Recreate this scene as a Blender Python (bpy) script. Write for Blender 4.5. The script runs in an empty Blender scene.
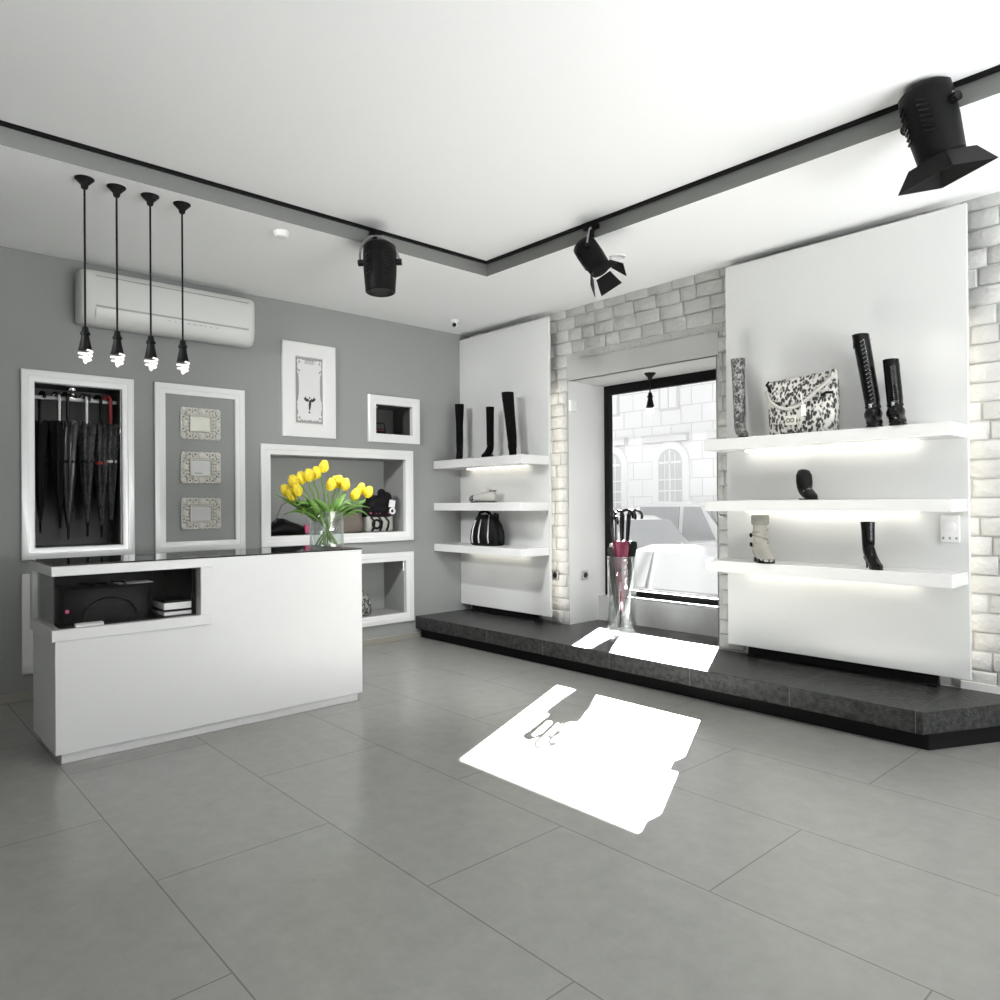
import bpy, bmesh, math, random
from mathutils import Vector, Matrix, Euler
random.seed(7)
PI = math.pi
scn = bpy.context.scene
C = scn.collection
H = 3.477            # ceiling height
PT = 0.2425          # platform top
# ------------------------------------------------------------------ camera
CAM = Vector((6.6225, -5.3757, 1.5)); FPX = 725.03
yaw, pit, rol = math.radians(47.789), math.radians(0.186), math.radians(-0.417)
fw = Vector((-math.sin(yaw)*math.cos(pit), math.cos(yaw)*math.cos(pit), math.sin(pit)))
r0 = Vector((math.cos(yaw), math.sin(yaw), 0)); u0 = r0.cross(fw)
rt = r0*math.cos(rol) + u0*math.sin(rol); up = u0*math.cos(rol) - r0*math.sin(rol)
cd = bpy.data.cameras.new('camera'); cam = bpy.data.objects.new('camera', cd); C.objects.link(cam)
cd.sensor_width = 36; cd.lens = FPX*36/1000; cd.clip_start = .05
cam.matrix_world = Matrix(((rt.x, up.x, -fw.x, CAM.x), (rt.y, up.y, -fw.y, CAM.y), (rt.z, up.z, -fw.z, CAM.z), (0, 0, 0, 1)))
scn.camera = cam

# ------------------------------------------------------------------ materials
def mat(name, col, rough=.5, metal=0, spec=.5, coat=0, emit=None, estr=0, bump=None, mottle=None, sheen=0):
    m = bpy.data.materials.new(name); m.use_nodes = True
    nt = m.node_tree; b = nt.nodes['Principled BSDF']
    b.inputs['Base Color'].default_value = (*col, 1); b.inputs['Roughness'].default_value = rough
    b.inputs['Metallic'].default_value = metal; b.inputs['Specular IOR Level'].default_value = spec
    b.inputs['Coat Weight'].default_value = coat; b.inputs['Coat Roughness'].default_value = .05
    b.inputs['Sheen Weight'].default_value = sheen
    if emit: b.inputs['Emission Color'].default_value = (*emit, 1); b.inputs['Emission Strength'].default_value = estr
    if bump or mottle:
        tc = nt.nodes.new('ShaderNodeTexCoord')
        def noise(sc, det=4):
            n = nt.nodes.new('ShaderNodeTexNoise'); n.inputs['Scale'].default_value = sc; n.inputs['Detail'].default_value = det
            nt.links.new(tc.outputs['Object'], n.inputs['Vector']); return n
        if bump:
            n = noise(bump[0]); bp = nt.nodes.new('ShaderNodeBump'); bp.inputs['Strength'].default_value = bump[1]; bp.inputs['Distance'].default_value = bump[2] if len(bump) > 2 else .01
            nt.links.new(n.outputs['Fac'], bp.inputs['Height']); nt.links.new(bp.outputs['Normal'], b.inputs['Normal'])
        if mottle:
            n = noise(mottle[0], 6); rp = nt.nodes.new('ShaderNodeValToRGB')
            rp.color_ramp.elements[0].position = .3; rp.color_ramp.elements[1].position = .7
            rp.color_ramp.elements[0].color = (*[c*(1-mottle[1]) for c in col], 1); rp.color_ramp.elements[1].color = (*[min(1, c*(1+mottle[1])) for c in col], 1)
            nt.links.new(n.outputs['Fac'], rp.inputs['Fac']); nt.links.new(rp.outputs['Color'], b.inputs['Base Color'])
    return m
def emis(name, col, s):
    m = bpy.data.materials.new(name); m.use_nodes = True; nt = m.node_tree; nt.nodes.clear()
    o = nt.nodes.new('ShaderNodeOutputMaterial'); e = nt.nodes.new('ShaderNodeEmission')
    e.inputs[0].default_value = (*col, 1); e.inputs[1].default_value = s; nt.links.new(e.outputs[0], o.inputs[0]); return m
def glass(name, tint=(1, 1, 1), ior=1.45, haze=0, rough=.02):
    "thin clear pane: fresnel mix of see-through and mirror, with an optional translucent mix that adds a pale veil of glare"
    m = bpy.data.materials.new(name); m.use_nodes = True; nt = m.node_tree; nt.nodes.clear(); N = nt.nodes.new; L = nt.links.new
    o = N('ShaderNodeOutputMaterial'); t = N('ShaderNodeBsdfTransparent'); t.inputs[0].default_value = (*tint, 1)
    g = N('ShaderNodeBsdfGlossy'); g.inputs['Roughness'].default_value = rough; g.inputs[0].default_value = (1, 1, 1, 1)
    f = N('ShaderNodeLayerWeight'); f.inputs['Blend'].default_value = .5   # same reflectance from either side of the pane
    pw = N('ShaderNodeMath'); pw.operation = 'POWER'; pw.inputs[1].default_value = 4; L(f.outputs['Facing'], pw.inputs[0])
    r0_ = ((ior-1)/(ior+1))**2; mr = N('ShaderNodeMapRange'); mr.inputs['To Min'].default_value = r0_; mr.inputs['To Max'].default_value = .95; L(pw.outputs[0], mr.inputs['Value'])
    mx = N('ShaderNodeMixShader'); L(mr.outputs[0], mx.inputs[0]); L(t.outputs[0], mx.inputs[1]); L(g.outputs[0], mx.inputs[2]); out = mx
    if haze:
        tr = N('ShaderNodeBsdfTranslucent'); tr.inputs[0].default_value = (1, 1, 1, 1)
        m2 = N('ShaderNodeMixShader'); m2.inputs[0].default_value = haze; L(mx.outputs[0], m2.inputs[1]); L(tr.outputs[0], m2.inputs[2]); out = m2
    L(out.outputs[0], o.inputs[0]); return m
def voro(name, a, b, scale, lo=.25, hi=.45, rough=.5, feature='F1', dist=0):
    "spotted / cellular print"
    m = mat(name, a, rough); nt = m.node_tree; p = nt.nodes['Principled BSDF']
    tc = nt.nodes.new('ShaderNodeTexCoord'); v = nt.nodes.new('ShaderNodeTexVoronoi'); v.feature = feature; v.inputs['Scale'].default_value = scale
    mp = nt.nodes.new('ShaderNodeMapping'); mp.inputs['Scale'].default_value = (1.6, 1.6, 1)
    nz = nt.nodes.new('ShaderNodeTexNoise'); nz.inputs['Scale'].default_value = scale*.7
    ad = nt.nodes.new('ShaderNodeMixRGB'); ad.inputs[0].default_value = .12 if not dist else dist
    nt.links.new(tc.outputs['Object'], mp.inputs[0]); nt.links.new(mp.outputs[0], nz.inputs['Vector']); nt.links.new(mp.outputs[0], ad.inputs[1]); nt.links.new(nz.outputs['Color'], ad.inputs[2])
    nt.links.new(ad.outputs[0], v.inputs['Vector'])
    rp = nt.nodes.new('ShaderNodeValToRGB'); rp.color_ramp.elements[0].position = lo; rp.color_ramp.elements[1].position = hi
    rp.color_ramp.elements[0].color = (*a, 1); rp.color_ramp.elements[1].color = (*b, 1)
    nt.links.new(v.outputs['Distance'], rp.inputs['Fac']); nt.links.new(rp.outputs['Color'], p.inputs['Base Color']); return m

def tile_mat():
    m = mat('floor_tile', (.33, .325, .30), .24, bump=(90, .12, .003)); nt = m.node_tree; N = nt.nodes.new; L = nt.links.new; p = nt.nodes['Principled BSDF']
    tc = N('ShaderNodeTexCoord'); mp = N('ShaderNodeMapping'); mp.inputs['Location'].default_value = (-2.778+1.54*3, 4.455+.77*2, 0)
    br = N('ShaderNodeTexBrick'); br.offset = .5; br.offset_frequency = 2; br.inputs['Scale'].default_value = 1
    br.inputs['Brick Width'].default_value = 1.54; br.inputs['Row Height'].default_value = .77; br.inputs['Mortar Size'].default_value = .0035; br.inputs['Mortar Smooth'].default_value = .3
    br.inputs['Color1'].default_value = (.262, .260, .244, 1); br.inputs['Color2'].default_value = (.250, .248, .233, 1); br.inputs['Mortar'].default_value = (.15, .148, .137, 1)
    nz = N('ShaderNodeTexNoise'); nz.inputs['Scale'].default_value = 9; nz.inputs['Detail'].default_value = 8; nz.inputs['Roughness'].default_value = .7
    rp = N('ShaderNodeValToRGB'); rp.color_ramp.elements[0].color = (.92, .92, .92, 1); rp.color_ramp.elements[1].color = (1.07, 1.07, 1.07, 1); rp.color_ramp.elements[0].position = .3; rp.color_ramp.elements[1].position = .7
    mu = N('ShaderNodeMixRGB'); mu.blend_type = 'MULTIPLY'; mu.inputs[0].default_value = 1
    L(tc.outputs['Object'], mp.inputs[0]); L(mp.outputs[0], br.inputs['Vector']); L(tc.outputs['Object'], nz.inputs['Vector']); L(nz.outputs['Fac'], rp.inputs[0])
    L(br.outputs['Color'], mu.inputs[1]); L(rp.outputs[0], mu.inputs[2]); L(mu.outputs[0], p.inputs['Base Color'])
    return m
def granite_mat():
    m = mat('platform_stone', (.05, .051, .048), .24, spec=.12, bump=(75, .75, .008)); nt = m.node_tree; N = nt.nodes.new; L = nt.links.new; p = nt.nodes['Principled BSDF']
    tc = N('ShaderNodeTexCoord'); sp = N('ShaderNodeSeparateXYZ'); L(tc.outputs['Object'], sp.inputs[0])
    a = N('ShaderNodeMath'); a.operation = 'SUBTRACT'; a.inputs[1].default_value = .43; L(sp.outputs[0], a.inputs[0])
    b = N('ShaderNodeMath'); b.operation = 'PINGPONG'; b.inputs[1].default_value = .3875; L(a.outputs[0], b.inputs[0])
    c = N('ShaderNodeMath'); c.operation = 'LESS_THAN'; c.inputs[1].default_value = .003; L(b.outputs[0], c.inputs[0])
    nz = N('ShaderNodeTexNoise'); nz.inputs['Scale'].default_value = 30; nz.inputs['Detail'].default_value = 6; L(tc.outputs['Object'], nz.inputs['Vector'])
    rp = N('ShaderNodeValToRGB'); rp.color_ramp.elements[0].color = (.026, .027, .026, 1); rp.color_ramp.elements[1].color = (.056, .057, .055, 1); rp.color_ramp.elements[0].position = .3; rp.color_ramp.elements[1].position = .7; L(nz.outputs['Fac'], rp.inputs[0])
    mx = N('ShaderNodeMixRGB'); mx.inputs[2].default_value = (.09, .09, .087, 1); L(c.outputs[0], mx.inputs[0]); L(rp.outputs[0], mx.inputs[1]); L(mx.outputs[0], p.inputs['Base Color']); return m

M = dict(
    wall=mat('wall_grey_paint', (0.263, 0.269, 0.263), .75, bump=(140, .05)),
    ceil=mat('ceiling_paint', (.90, .90, .895), .85),
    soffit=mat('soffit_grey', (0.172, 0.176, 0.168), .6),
    brick=mat('painted_brick', (0.445, 0.445, 0.433), .6, bump=(26, .5, .02), mottle=(7, .05)),
    mortar=mat('painted_mortar', (0.406, 0.406, 0.394), .75, bump=(40, .5, .02)),
    plaster=mat('white_plaster', (0.640, 0.640, 0.631), .7, bump=(30, .08)),
    lintel=mat('lintel_plaster', (0.406, 0.406, 0.398), .75, bump=(30, .1)),
    sill=mat('sill_stone', (0.357, 0.357, 0.348), .3, mottle=(5, .08)),
    backw=mat('rear_wall_paint', (0.589, 0.589, 0.570), .8),
    skirting=mat('skirting_tile', (0.288, 0.276, 0.240), .4),
    tile=tile_mat(), stone=granite_mat(), plinth=mat('plinth_black', (.007, .007, .007), .5, spec=.12),
    white=mat('white_lacquer', (0.632, 0.632, 0.628), .32), panel=mat('panel_lacquer', (0.632, 0.636, 0.624), .22, coat=.15),
    frame=mat('frame_lacquer', (0.731, 0.731, 0.722), .22, coat=.2), shelf=mat('shelf_lacquer', (0.672, 0.672, 0.664), .25),
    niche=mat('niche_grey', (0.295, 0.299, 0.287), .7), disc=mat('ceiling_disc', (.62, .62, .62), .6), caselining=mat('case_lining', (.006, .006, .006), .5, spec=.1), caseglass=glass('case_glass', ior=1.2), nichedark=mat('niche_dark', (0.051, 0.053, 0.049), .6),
    blackmetal=mat('black_metal', (.006, .006, .006), .45, spec=.10), blackgloss=mat('black_gloss', (.006, .006, .006), .18, spec=.25), rail=mat('polished_rail', (.85, .85, .85), .22, .6),
    darkglass=mat('dark_glass_top', (.02, .022, .021), .04, spec=.9), chrome=mat('chrome', (.75, .75, .76), .15, 1), steel=mat('brushed_steel', (.45, .45, .45), .35, 1),
    blackfab=mat('black_fabric', (.006, .006, .007), .8, spec=.2, bump=(60, .3)), blackleather=mat('black_leather', (.005, .005, .005), .45, spec=.12, bump=(70, .3)),
    patent=mat('black_patent', (.004, .004, .004), .12, spec=.16, bump=(14, .22, .03)), suede=mat('black_suede', (.004, .004, .004), .95, spec=.1),
    grey=mat('grey_suede', (0.297, 0.288, 0.252), .85, bump=(80, .4)), greydark=mat('grey_rib_knit', (.20, .195, .17), .9), cream=mat('cream_leather', (0.425, 0.416, 0.383), .5),
    leop=voro('grey_leopard_print', (.018, .018, .018), (.56, .55, .52), 30, .40, .62, .6, dist=.05), snake=voro('snake_print', (.02, .02, .02), (.30, .30, .295), 32, .36, .80, .6),
    zebra=voro('zebra_print', (.01, .01, .01), (.34, .33, .31), 26, .35, .7, .5), umbprint=voro('umbrella_print', (.008, .008, .008), (.055, .055, .055), 30, .35, .9, .6),
    bag=mat('wine_red_fabric', (.15, .014, .042), .55, bump=(50, .2)), greyumb=mat('silver_fabric', (.40, .39, .38), .45), darkumb=mat('dark_satin', (.035, .035, .035), .3), reddetail=mat('red_trim', (.30, .03, .03), .5), pink=mat('pink_trim', (.45, .06, .15), .5),
    brown=mat('taupe_leather', (.13, .105, .085), .6), ivory=mat('ivory_resin', (0.571, 0.554, 0.504), .45), mirror=mat('aged_mirror', (.42, .42, .37), .2, .6), cardpaper=mat('pale_card', (0.527, 0.527, 0.527), .4),
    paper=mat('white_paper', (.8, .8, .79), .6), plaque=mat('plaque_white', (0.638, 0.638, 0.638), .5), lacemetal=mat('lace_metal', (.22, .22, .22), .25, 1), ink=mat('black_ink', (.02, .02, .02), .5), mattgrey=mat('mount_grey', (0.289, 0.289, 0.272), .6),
    ac=mat('appliance_plastic', (0.622, 0.626, 0.605), .35), acdark=mat('appliance_shadow_gap', (.33, .33, .32), .5), plastic=mat('white_plastic', (0.720, 0.720, 0.711), .35), greyplastic=mat('grey_plastic', (.25, .25, .25), .4),
    yellow=mat('tulip_petal', (0.792, 0.616, 0.026), .45, mottle=(30, .14)), stem=mat('tulip_stem', (0.171, 0.324, 0.063), .5), leaf=mat('tulip_leaf', (0.117, 0.243, 0.041), .5, mottle=(20, .25)),
    led=emis('led_warm_white', (1, .95, .84), 6.3), ledback=emis('led_back_glow', (1, .94, .82), 7), bulb=emis('bulb_glow', (1, .97, .92), 1.25), lampface=emis('lamp_lens', (1, .97, .9), 4),
    pane=glass('window_glass', ior=1.16, haze=.0011), clear=glass('clear_glass', (.985, .99, .985)), water=glass('water', (.93, .96, .94), 1.33), vglass=glass('vase_glass', (.95, .96, .955), 2.0), standglass=glass('stand_glass', (.93, .94, .935), 2.2),
    shopfront=mat('shopfront_dark', (.05, .05, .05), .7),
    facade=mat('facade_stone', (.80, .80, .79), .9, bump=(8, .1)), facadetrim=mat('facade_trim', (.62, .62, .61), .9), facadewin=mat('facade_window', (.50, .51, .51), .3), road=mat('road', (.40, .40, .40), .9),
    car1=mat('car_paint_silver', (.42, .42, .42), .25, coat=.6), car2=mat('car_paint_white', (.62, .62, .62), .25, coat=.6), carglass=mat('car_glass', (.25, .26, .26), .1), cardark=mat('car_trim', (.36, .36, .36), .5), tyre=mat('tyre', (.28, .28, .28), .8),
)

# ------------------------------------------------------------------ mesh helpers
class MB:
    def __init__(s): s.bm = bmesh.new()
    def face(s, pts):
        return s.bm.faces.new([s.bm.verts.new(p) for p in pts])
    def box(s, a, b, rot=None, piv=None):
        x0, y0, z0 = a; x1, y1, z1 = b
        v = [Vector(p) for p in ((x0,y0,z0),(x1,y0,z0),(x1,y1,z0),(x0,y1,z0),(x0,y0,z1),(x1,y0,z1),(x1,y1,z1),(x0,y1,z1))]
        if rot is not None:
            pv = Vector(piv) if piv is not None else (v[0]+v[6])/2
            v = [rot @ (p-pv) + pv for p in v]
        v = [s.bm.verts.new(p) for p in v]
        for f in ((3,2,1,0),(4,5,6,7),(0,1,5,4),(1,2,6,5),(2,3,7,6),(3,0,4,7)): s.bm.faces.new([v[i] for i in f])
        return s
    def loft(s, rings, cap0=True, cap1=True, close=True):
        R = [[s.bm.verts.new(p) for p in r] for r in rings]; n = len(R[0])
        for a, b in zip(R, R[1:]):
            for i in range(n if close else n-1):
                j = (i+1) % n; s.bm.faces.new((a[i], a[j], b[j], b[i]))
        if cap0: s.bm.faces.new(R[0][::-1])
        if cap1: s.bm.faces.new(R[-1])
        return s
    def lathe(s, prof, n=24, o=(0,0,0), q=None, cap0=True, cap1=True):
        "profile of (radius, height) turned about the z axis through o, q rotates the axis"
        o = Vector(o); rings = []
        for r, z in prof:
            r = max(r, 1e-4); ring = []
            for k in range(n):
                p = Vector((r*math.cos(2*PI*k/n), r*math.sin(2*PI*k/n), z))
                if q is not None: p = q @ p
                ring.append(o+p)
            rings.append(ring)
        return s.loft(rings, cap0, cap1)
    def tube(s, pts, rad, n=8, cap=True):
        pts = [Vector(p) for p in pts]; m = len(pts); rad = rad if isinstance(rad, (list, tuple)) else [rad]*m
        t0 = (pts[1]-pts[0]).normalized(); a = t0.orthogonal().normalized(); rings = []
        for i, p in enumerate(pts):
            t = (pts[min(i+1, m-1)]-pts[max(i-1, 0)]).normalized(); a = (a - t*a.dot(t)).normalized(); b = t.cross(a)
            rings.append([p + (a*math.cos(2*PI*k/n) + b*math.sin(2*PI*k/n))*rad[i] for k in range(n)])
        return s.loft(rings, cap, cap)
    def ell(s, c, r, q=None, n=14, m=9):
        c = Vector(c); rings = []
        for i in range(m+1):
            ph = -PI/2 + PI*i/m; cr = max(math.cos(ph), .02); ring = []
            for k in range(n):
                p = Vector((r[0]*cr*math.cos(2*PI*k/n), r[1]*cr*math.sin(2*PI*k/n), r[2]*math.sin(ph)))
                if q is not None: p = q @ p
                ring.append(c+p)
            rings.append(ring)
        return s.loft(rings)
    def torus(s, c, R, r, q=None, n=16, m=6):
        c = Vector(c); V = []
        for i in range(n):
            A = 2*PI*i/n; ring = []
            for k in range(m):
                B = 2*PI*k/m; p = Vector(((R+r*math.cos(B))*math.cos(A), (R+r*math.cos(B))*math.sin(A), r*math.sin(B)))
                if q is not None: p = q @ p
                ring.append(s.bm.verts.new(c+p))
            V.append(ring)
        for i in range(n):
            for k in range(m):
                s.bm.faces.new((V[i][k], V[(i+1)%n][k], V[(i+1)%n][(k+1)%m], V[i][(k+1)%m]))
        return s
    def prism(s, poly, d):
        "poly: list of 3D points (planar), extruded by vector d"
        d = Vector(d); poly = [Vector(p) for p in poly]
        return s.loft([poly, [p+d for p in poly]])
    def rings_rect(s, y0, y1, z0, z1, prof, capend=False):
        "rectangle loops on the x = const planes: prof of (inset, x)"
        rings = [[(x, y0+i, z0+i), (x, y1-i, z0+i), (x, y1-i, z1-i), (x, y0+i, z1-i)] for i, x in prof]
        return s.loft(rings, False, capend)
    def build(s, name, m, parent=None, bevel=0, smooth=False, loc=None, rot=None, subd=0, angle=40, solid=0):
        bmesh.ops.recalc_face_normals(s.bm, faces=s.bm.faces[:])
        me = bpy.data.meshes.new(name); s.bm.to_mesh(me); s.bm.free()
        o = bpy.data.objects.new(name, me); C.objects.link(o); me.materials.append(M[m] if isinstance(m, str) else m)
        if parent: o.parent = parent
        if loc is not None: o.location = loc
        if rot is not None: o.rotation_euler = rot
        if smooth:
            for p in me.polygons: p.use_smooth = True
            if angle < 180:
                try: me.set_sharp_from_angle(angle=math.radians(angle))
                except Exception: pass
        if solid:
            md = o.modifiers.new('thickness', 'SOLIDIFY'); md.thickness = solid; md.offset = 0
        if bevel:
            md = o.modifiers.new('soft_edges', 'BEVEL'); md.width = bevel; md.segments = 2; md.limit_method = 'ANGLE'
        if subd:
            md = o.modifiers.new('smooth', 'SUBSURF'); md.levels = md.render_levels = subd
        return o
def thing(name, label, cat, loc=(0,0,0), rotz=0, group=None, rot=None):
    o = bpy.data.objects.new(name, None); C.objects.link(o); o.location = loc; o.rotation_euler = rot if rot is not None else (0, 0, rotz)
    o.empty_display_size = .05
    o['label'] = label; o['category'] = cat
    if group: o['group'] = group
    return o
def tag(o, label, cat, group=None):
    o['label'] = label; o['category'] = cat
    if group: o['group'] = group
    return o
def struct(o): o['kind'] = 'structure'; return o
def dup(root, loc, rotz=None, label=None, rot=None):
    r = root.copy(); C.objects.link(r); r.location = loc
    if rotz is not None: r.rotation_euler = (0, 0, rotz)
    if rot is not None: r.rotation_euler = rot
    if label: r['label'] = label
    for ch in list(root.children):
        c = ch.copy(); C.objects.link(c); c.parent = r
        for g in list(ch.children):
            d = g.copy(); C.objects.link(d); d.parent = c
    return r
def light(name, kind, loc, energy, col=(1,1,1), size=1, sizey=None, target=None, spot=None, blend=.3, rad=None):
    l = bpy.data.lights.new(name, kind); l.energy = energy; l.color = col
    if kind == 'AREA':
        l.shape = 'RECTANGLE'; l.size = size; l.size_y = sizey or size
    if kind == 'SPOT': l.spot_size = spot; l.spot_blend = blend
    if rad is not None: l.shadow_soft_size = rad
    o = bpy.data.objects.new(name, l); C.objects.link(o); o.location = loc
    if target is not None: o.rotation_euler = (Vector(target)-Vector(loc)).to_track_quat('-Z', 'Y').to_euler()
    return o

# ------------------------------------------------------------------ room shell
RX, RY = 9.0, -8.0           # right and front extents
WY = 0.165                   # face of the mortar bed of the window wall
b = MB(); b.box((-.9, RY, -.12), (RX, .9, 0)); struct(b.build('floor', 'tile'))
# grey wall with the openings of the niches   (y0,y1,z0,z1,frame width,depth,material)
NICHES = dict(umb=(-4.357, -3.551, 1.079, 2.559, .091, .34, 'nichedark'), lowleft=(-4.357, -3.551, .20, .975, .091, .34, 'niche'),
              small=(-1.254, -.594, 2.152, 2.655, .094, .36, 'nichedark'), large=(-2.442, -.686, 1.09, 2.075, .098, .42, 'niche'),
              low=(-2.442, -.687, .20, .966, .098, .42, 'niche'))
def sheet_with_holes(a0, a1, c0, c1, holes, f):
    b = MB(); A = sorted({a0, a1, *[h[0] for h in holes], *[h[1] for h in holes]}); Z = sorted({c0, c1, *[h[2] for h in holes], *[h[3] for h in holes]})
    vs = {}
    def vtx(a, z):
        if (a, z) not in vs: vs[(a, z)] = b.bm.verts.new(f(a, z))
        return vs[(a, z)]
    for a, a2 in zip(A, A[1:]):
        for z, z2 in zip(Z, Z[1:]):
            ca, cz = (a+a2)/2, (z+z2)/2
            if any(h[0] < ca < h[1] and h[2] < cz < h[3] for h in holes): continue
            b.bm.faces.new((vtx(a, z), vtx(a2, z), vtx(a2, z2), vtx(a, z2)))
    return b
holes = [(v[0]+v[4], v[1]-v[4], v[2]+v[4], v[3]-v[4]) for v in NICHES.values()]
b = sheet_with_holes(RY, .9, 0, 3.75, holes, lambda a, z: (0, a, z)); struct(b.build('wall_left', 'wall'))
# ceiling with the raised tray
TX0, TX1, TY0, TY1, TZ = 1.862, 7.4, -7.0, -1.195, 3.60
b = sheet_with_holes(-.02, RX+.02, RY-.02, .6, [(TX0, TX1, TY0, TY1)], lambda a, z: (a, z, H)); struct(b.build('ceiling', 'ceil'))
b = MB(); b.face([(TX0-.1, TY0-.1, TZ), (TX1+.1, TY0-.1, TZ), (TX1+.1, TY1+.1, TZ), (TX0-.1, TY1+.1, TZ)]); struct(b.build('ceiling_tray', 'ceil'))
b = MB()
pr = [(TX0, TY0), (TX1, TY0), (TX1, TY1), (TX0, TY1)]
b.loft([[(x, y, H-.001) for x, y in pr], [(x, y, TZ) for x, y in pr]], False, False); struct(b.build('trim_1', 'soffit'))
b = MB(); b.face([(RX, RY, 0), (RX, .9, 0), (RX, .9, 3.75), (RX, RY, 3.75)]); struct(b.build('wall_right', 'backw'))
b = MB(); b.face([(0, RY, 0), (RX, RY, 0), (RX, RY, 3.75), (0, RY, 3.75)]); struct(b.build('wall_front', 'backw'))
b = MB(); b.box((0, RY, 0), (.012, -.60, .062)); struct(b.build('baseboard_left', 'skirting', bevel=.002))
# window wall: mortar sheet, bricks, plaster lintel, recess
OX0, OX1, OZ = 1.582, 3.285, 2.742      # opening of the window recess
FYW = .72                               # plane of the window frame
b = sheet_with_holes(0, RX, 0, 3.75, [(OX0, OX1, 0, OZ)], lambda a, z: (a, WY, z))
wb = struct(b.build('wall_back', 'mortar'))
b = MB(); rh = .126; z = -.007; row = 0
while z < H-.02:
    x = -.1 - (row % 2)*.13 - random.random()*.04
    while x < 8.6:
        w = random.choice((.25, .26, .27, .24, .17 if random.random() < .3 else .26)); z1 = min(z+rh, H+.02)
        xa, xb = x+.005, x+w-.005; za, zb = z+.005, z1-.005
        x += w
        segs = [(xa, xb)]
        if zb > 0 and za < 2.96: segs = [(p, q) for p, q in ((xa, min(xb, OX0-.02)), (max(xa, OX1+.02), xb)) if q-p > .03] if za < OZ+.215 and xb > OX0-.05 and xa < OX1+.05 else [(xa, xb)]
        for p, q in segs:
            y = WY - .008 - random.random()*.012; j = lambda k=.006: (random.random()-.5)*k
            e = .010
            back = [(p, WY+.01, za), (q, WY+.01, za), (q, WY+.01, zb), (p, WY+.01, zb)]
            mid = [(p+j(), y+.006, za+j()), (q+j(), y+.006, za+j()), (q+j(), y+.006, zb+j()), (p+j(), y+.006, zb+j())]
            fr = [(p+e+j(), y+j(), za+e+j()), (q-e+j(), y+j(), za+e+j()), (q-e+j(), y+j(), zb-e+j()), (p+e+j(), y+j(), zb-e+j())]
            b.loft([back, mid, fr], False, True)
    z += rh; row += 1
o = b.build('trim_2', 'brick', smooth=True, angle=75); struct(o)
b = MB(); b.box((OX0-.015, WY-.012, OZ), (OX1+.02, WY+.03, OZ+.20)); struct(b.build('trim_3', 'lintel'))
b = MB()   # reveals and soffit of the recess; the right cheek is splayed
SX = 3.07
b.face([(OX0, WY-.012, 0), (OX0, FYW+.1, 0), (OX0, FYW+.1, OZ), (OX0, WY-.012, OZ)])
b.face([(OX0, WY-.012, OZ), (OX0, FYW+.1, OZ), (SX, FYW+.1, OZ), (OX1, WY-.012, OZ)])
b.face([(OX1, WY-.012, 0), (SX, FYW+.1, 0), (SX, FYW+.1, OZ), (OX1, WY-.012, OZ)])
struct(b.build('trim_4', 'plaster'))
SILL = .497
b = MB(); b.box((OX0-.02, .605, 0), (3.3, FYW+.05, SILL)); struct(b.build('trim_5', 'sill', bevel=.004))
# outside face of the wall, so daylight only comes through the opening
b = sheet_with_holes(-1.5, RX+.5, -.6, 5, [(OX0, SX, SILL-.02, 2.74)], lambda a, z: (a, FYW+.09, z)); struct(b.build('wall_outside', 'shopfront'))
# the window
wt = bpy.data.objects.new('window_1', None); C.objects.link(wt); wt.location = (2.3, FYW, SILL); wt['kind'] = 'structure'
wx0, wx1, wz1 = OX0-.722, SX-2.3, OZ-SILL
wx0 = OX0-2.3
b = MB(); fwid = .072
b.box((wx0, 0, 0), (wx0+fwid, .06, wz1)); b.box((wx1-.06, 0, 0), (wx1, .06, wz1)); b.box((wx0+fwid, 0, wz1-.098), (wx1-.06, .06, wz1)); b.box((wx0+fwid, 0, .012), (wx1-.06, .05, .075))
b.build('window_frame', 'blackmetal', wt, bevel=.004)
b = MB(); b.box((wx0+fwid-.01, .035, .06), (wx1-.05, .041, wz1-.09)); b.build('pane', 'pane', wt)

# ------------------------------------------------------------------ platform
pl = thing('display_platform', 'long dark grey stone display step running under the window and both white panels', 'platform', (0, 0, 0))
poly = [(0.002, -.655), (5.121, -.655), (5.385, -.118), (5.56, WY-.03), (OX1-.0, WY-.03), (OX1-.03, WY+.1), (3.12, .6), (OX0+.01, .6), (OX0+.01, WY-.02), (0.002, WY-.02)]
b = MB(); b.prism([(x, y, .106) for x, y in poly], (0, 0, PT-.106)); b.build('stone_slab', 'stone', pl, bevel=.005)
poly2 = [(.01, -.58), (5.126, -.58), (5.40, -.03), (5.5, WY-.04), (.01, WY-.04)]
b = MB(); b.prism([(x, y, 0.001) for x, y in poly2], (0, 0, .1055)); b.build('plinth', 'plinth', pl)
b = MB(); b.prism([(5.10, WY-.035, PT), (7.5, WY-.035, PT-.0), (7.5, WY-.012, PT), (5.10, WY-.012, PT)], (0, 0, .05)); struct(b.build('baseboard_back', 'plaster'))

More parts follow.
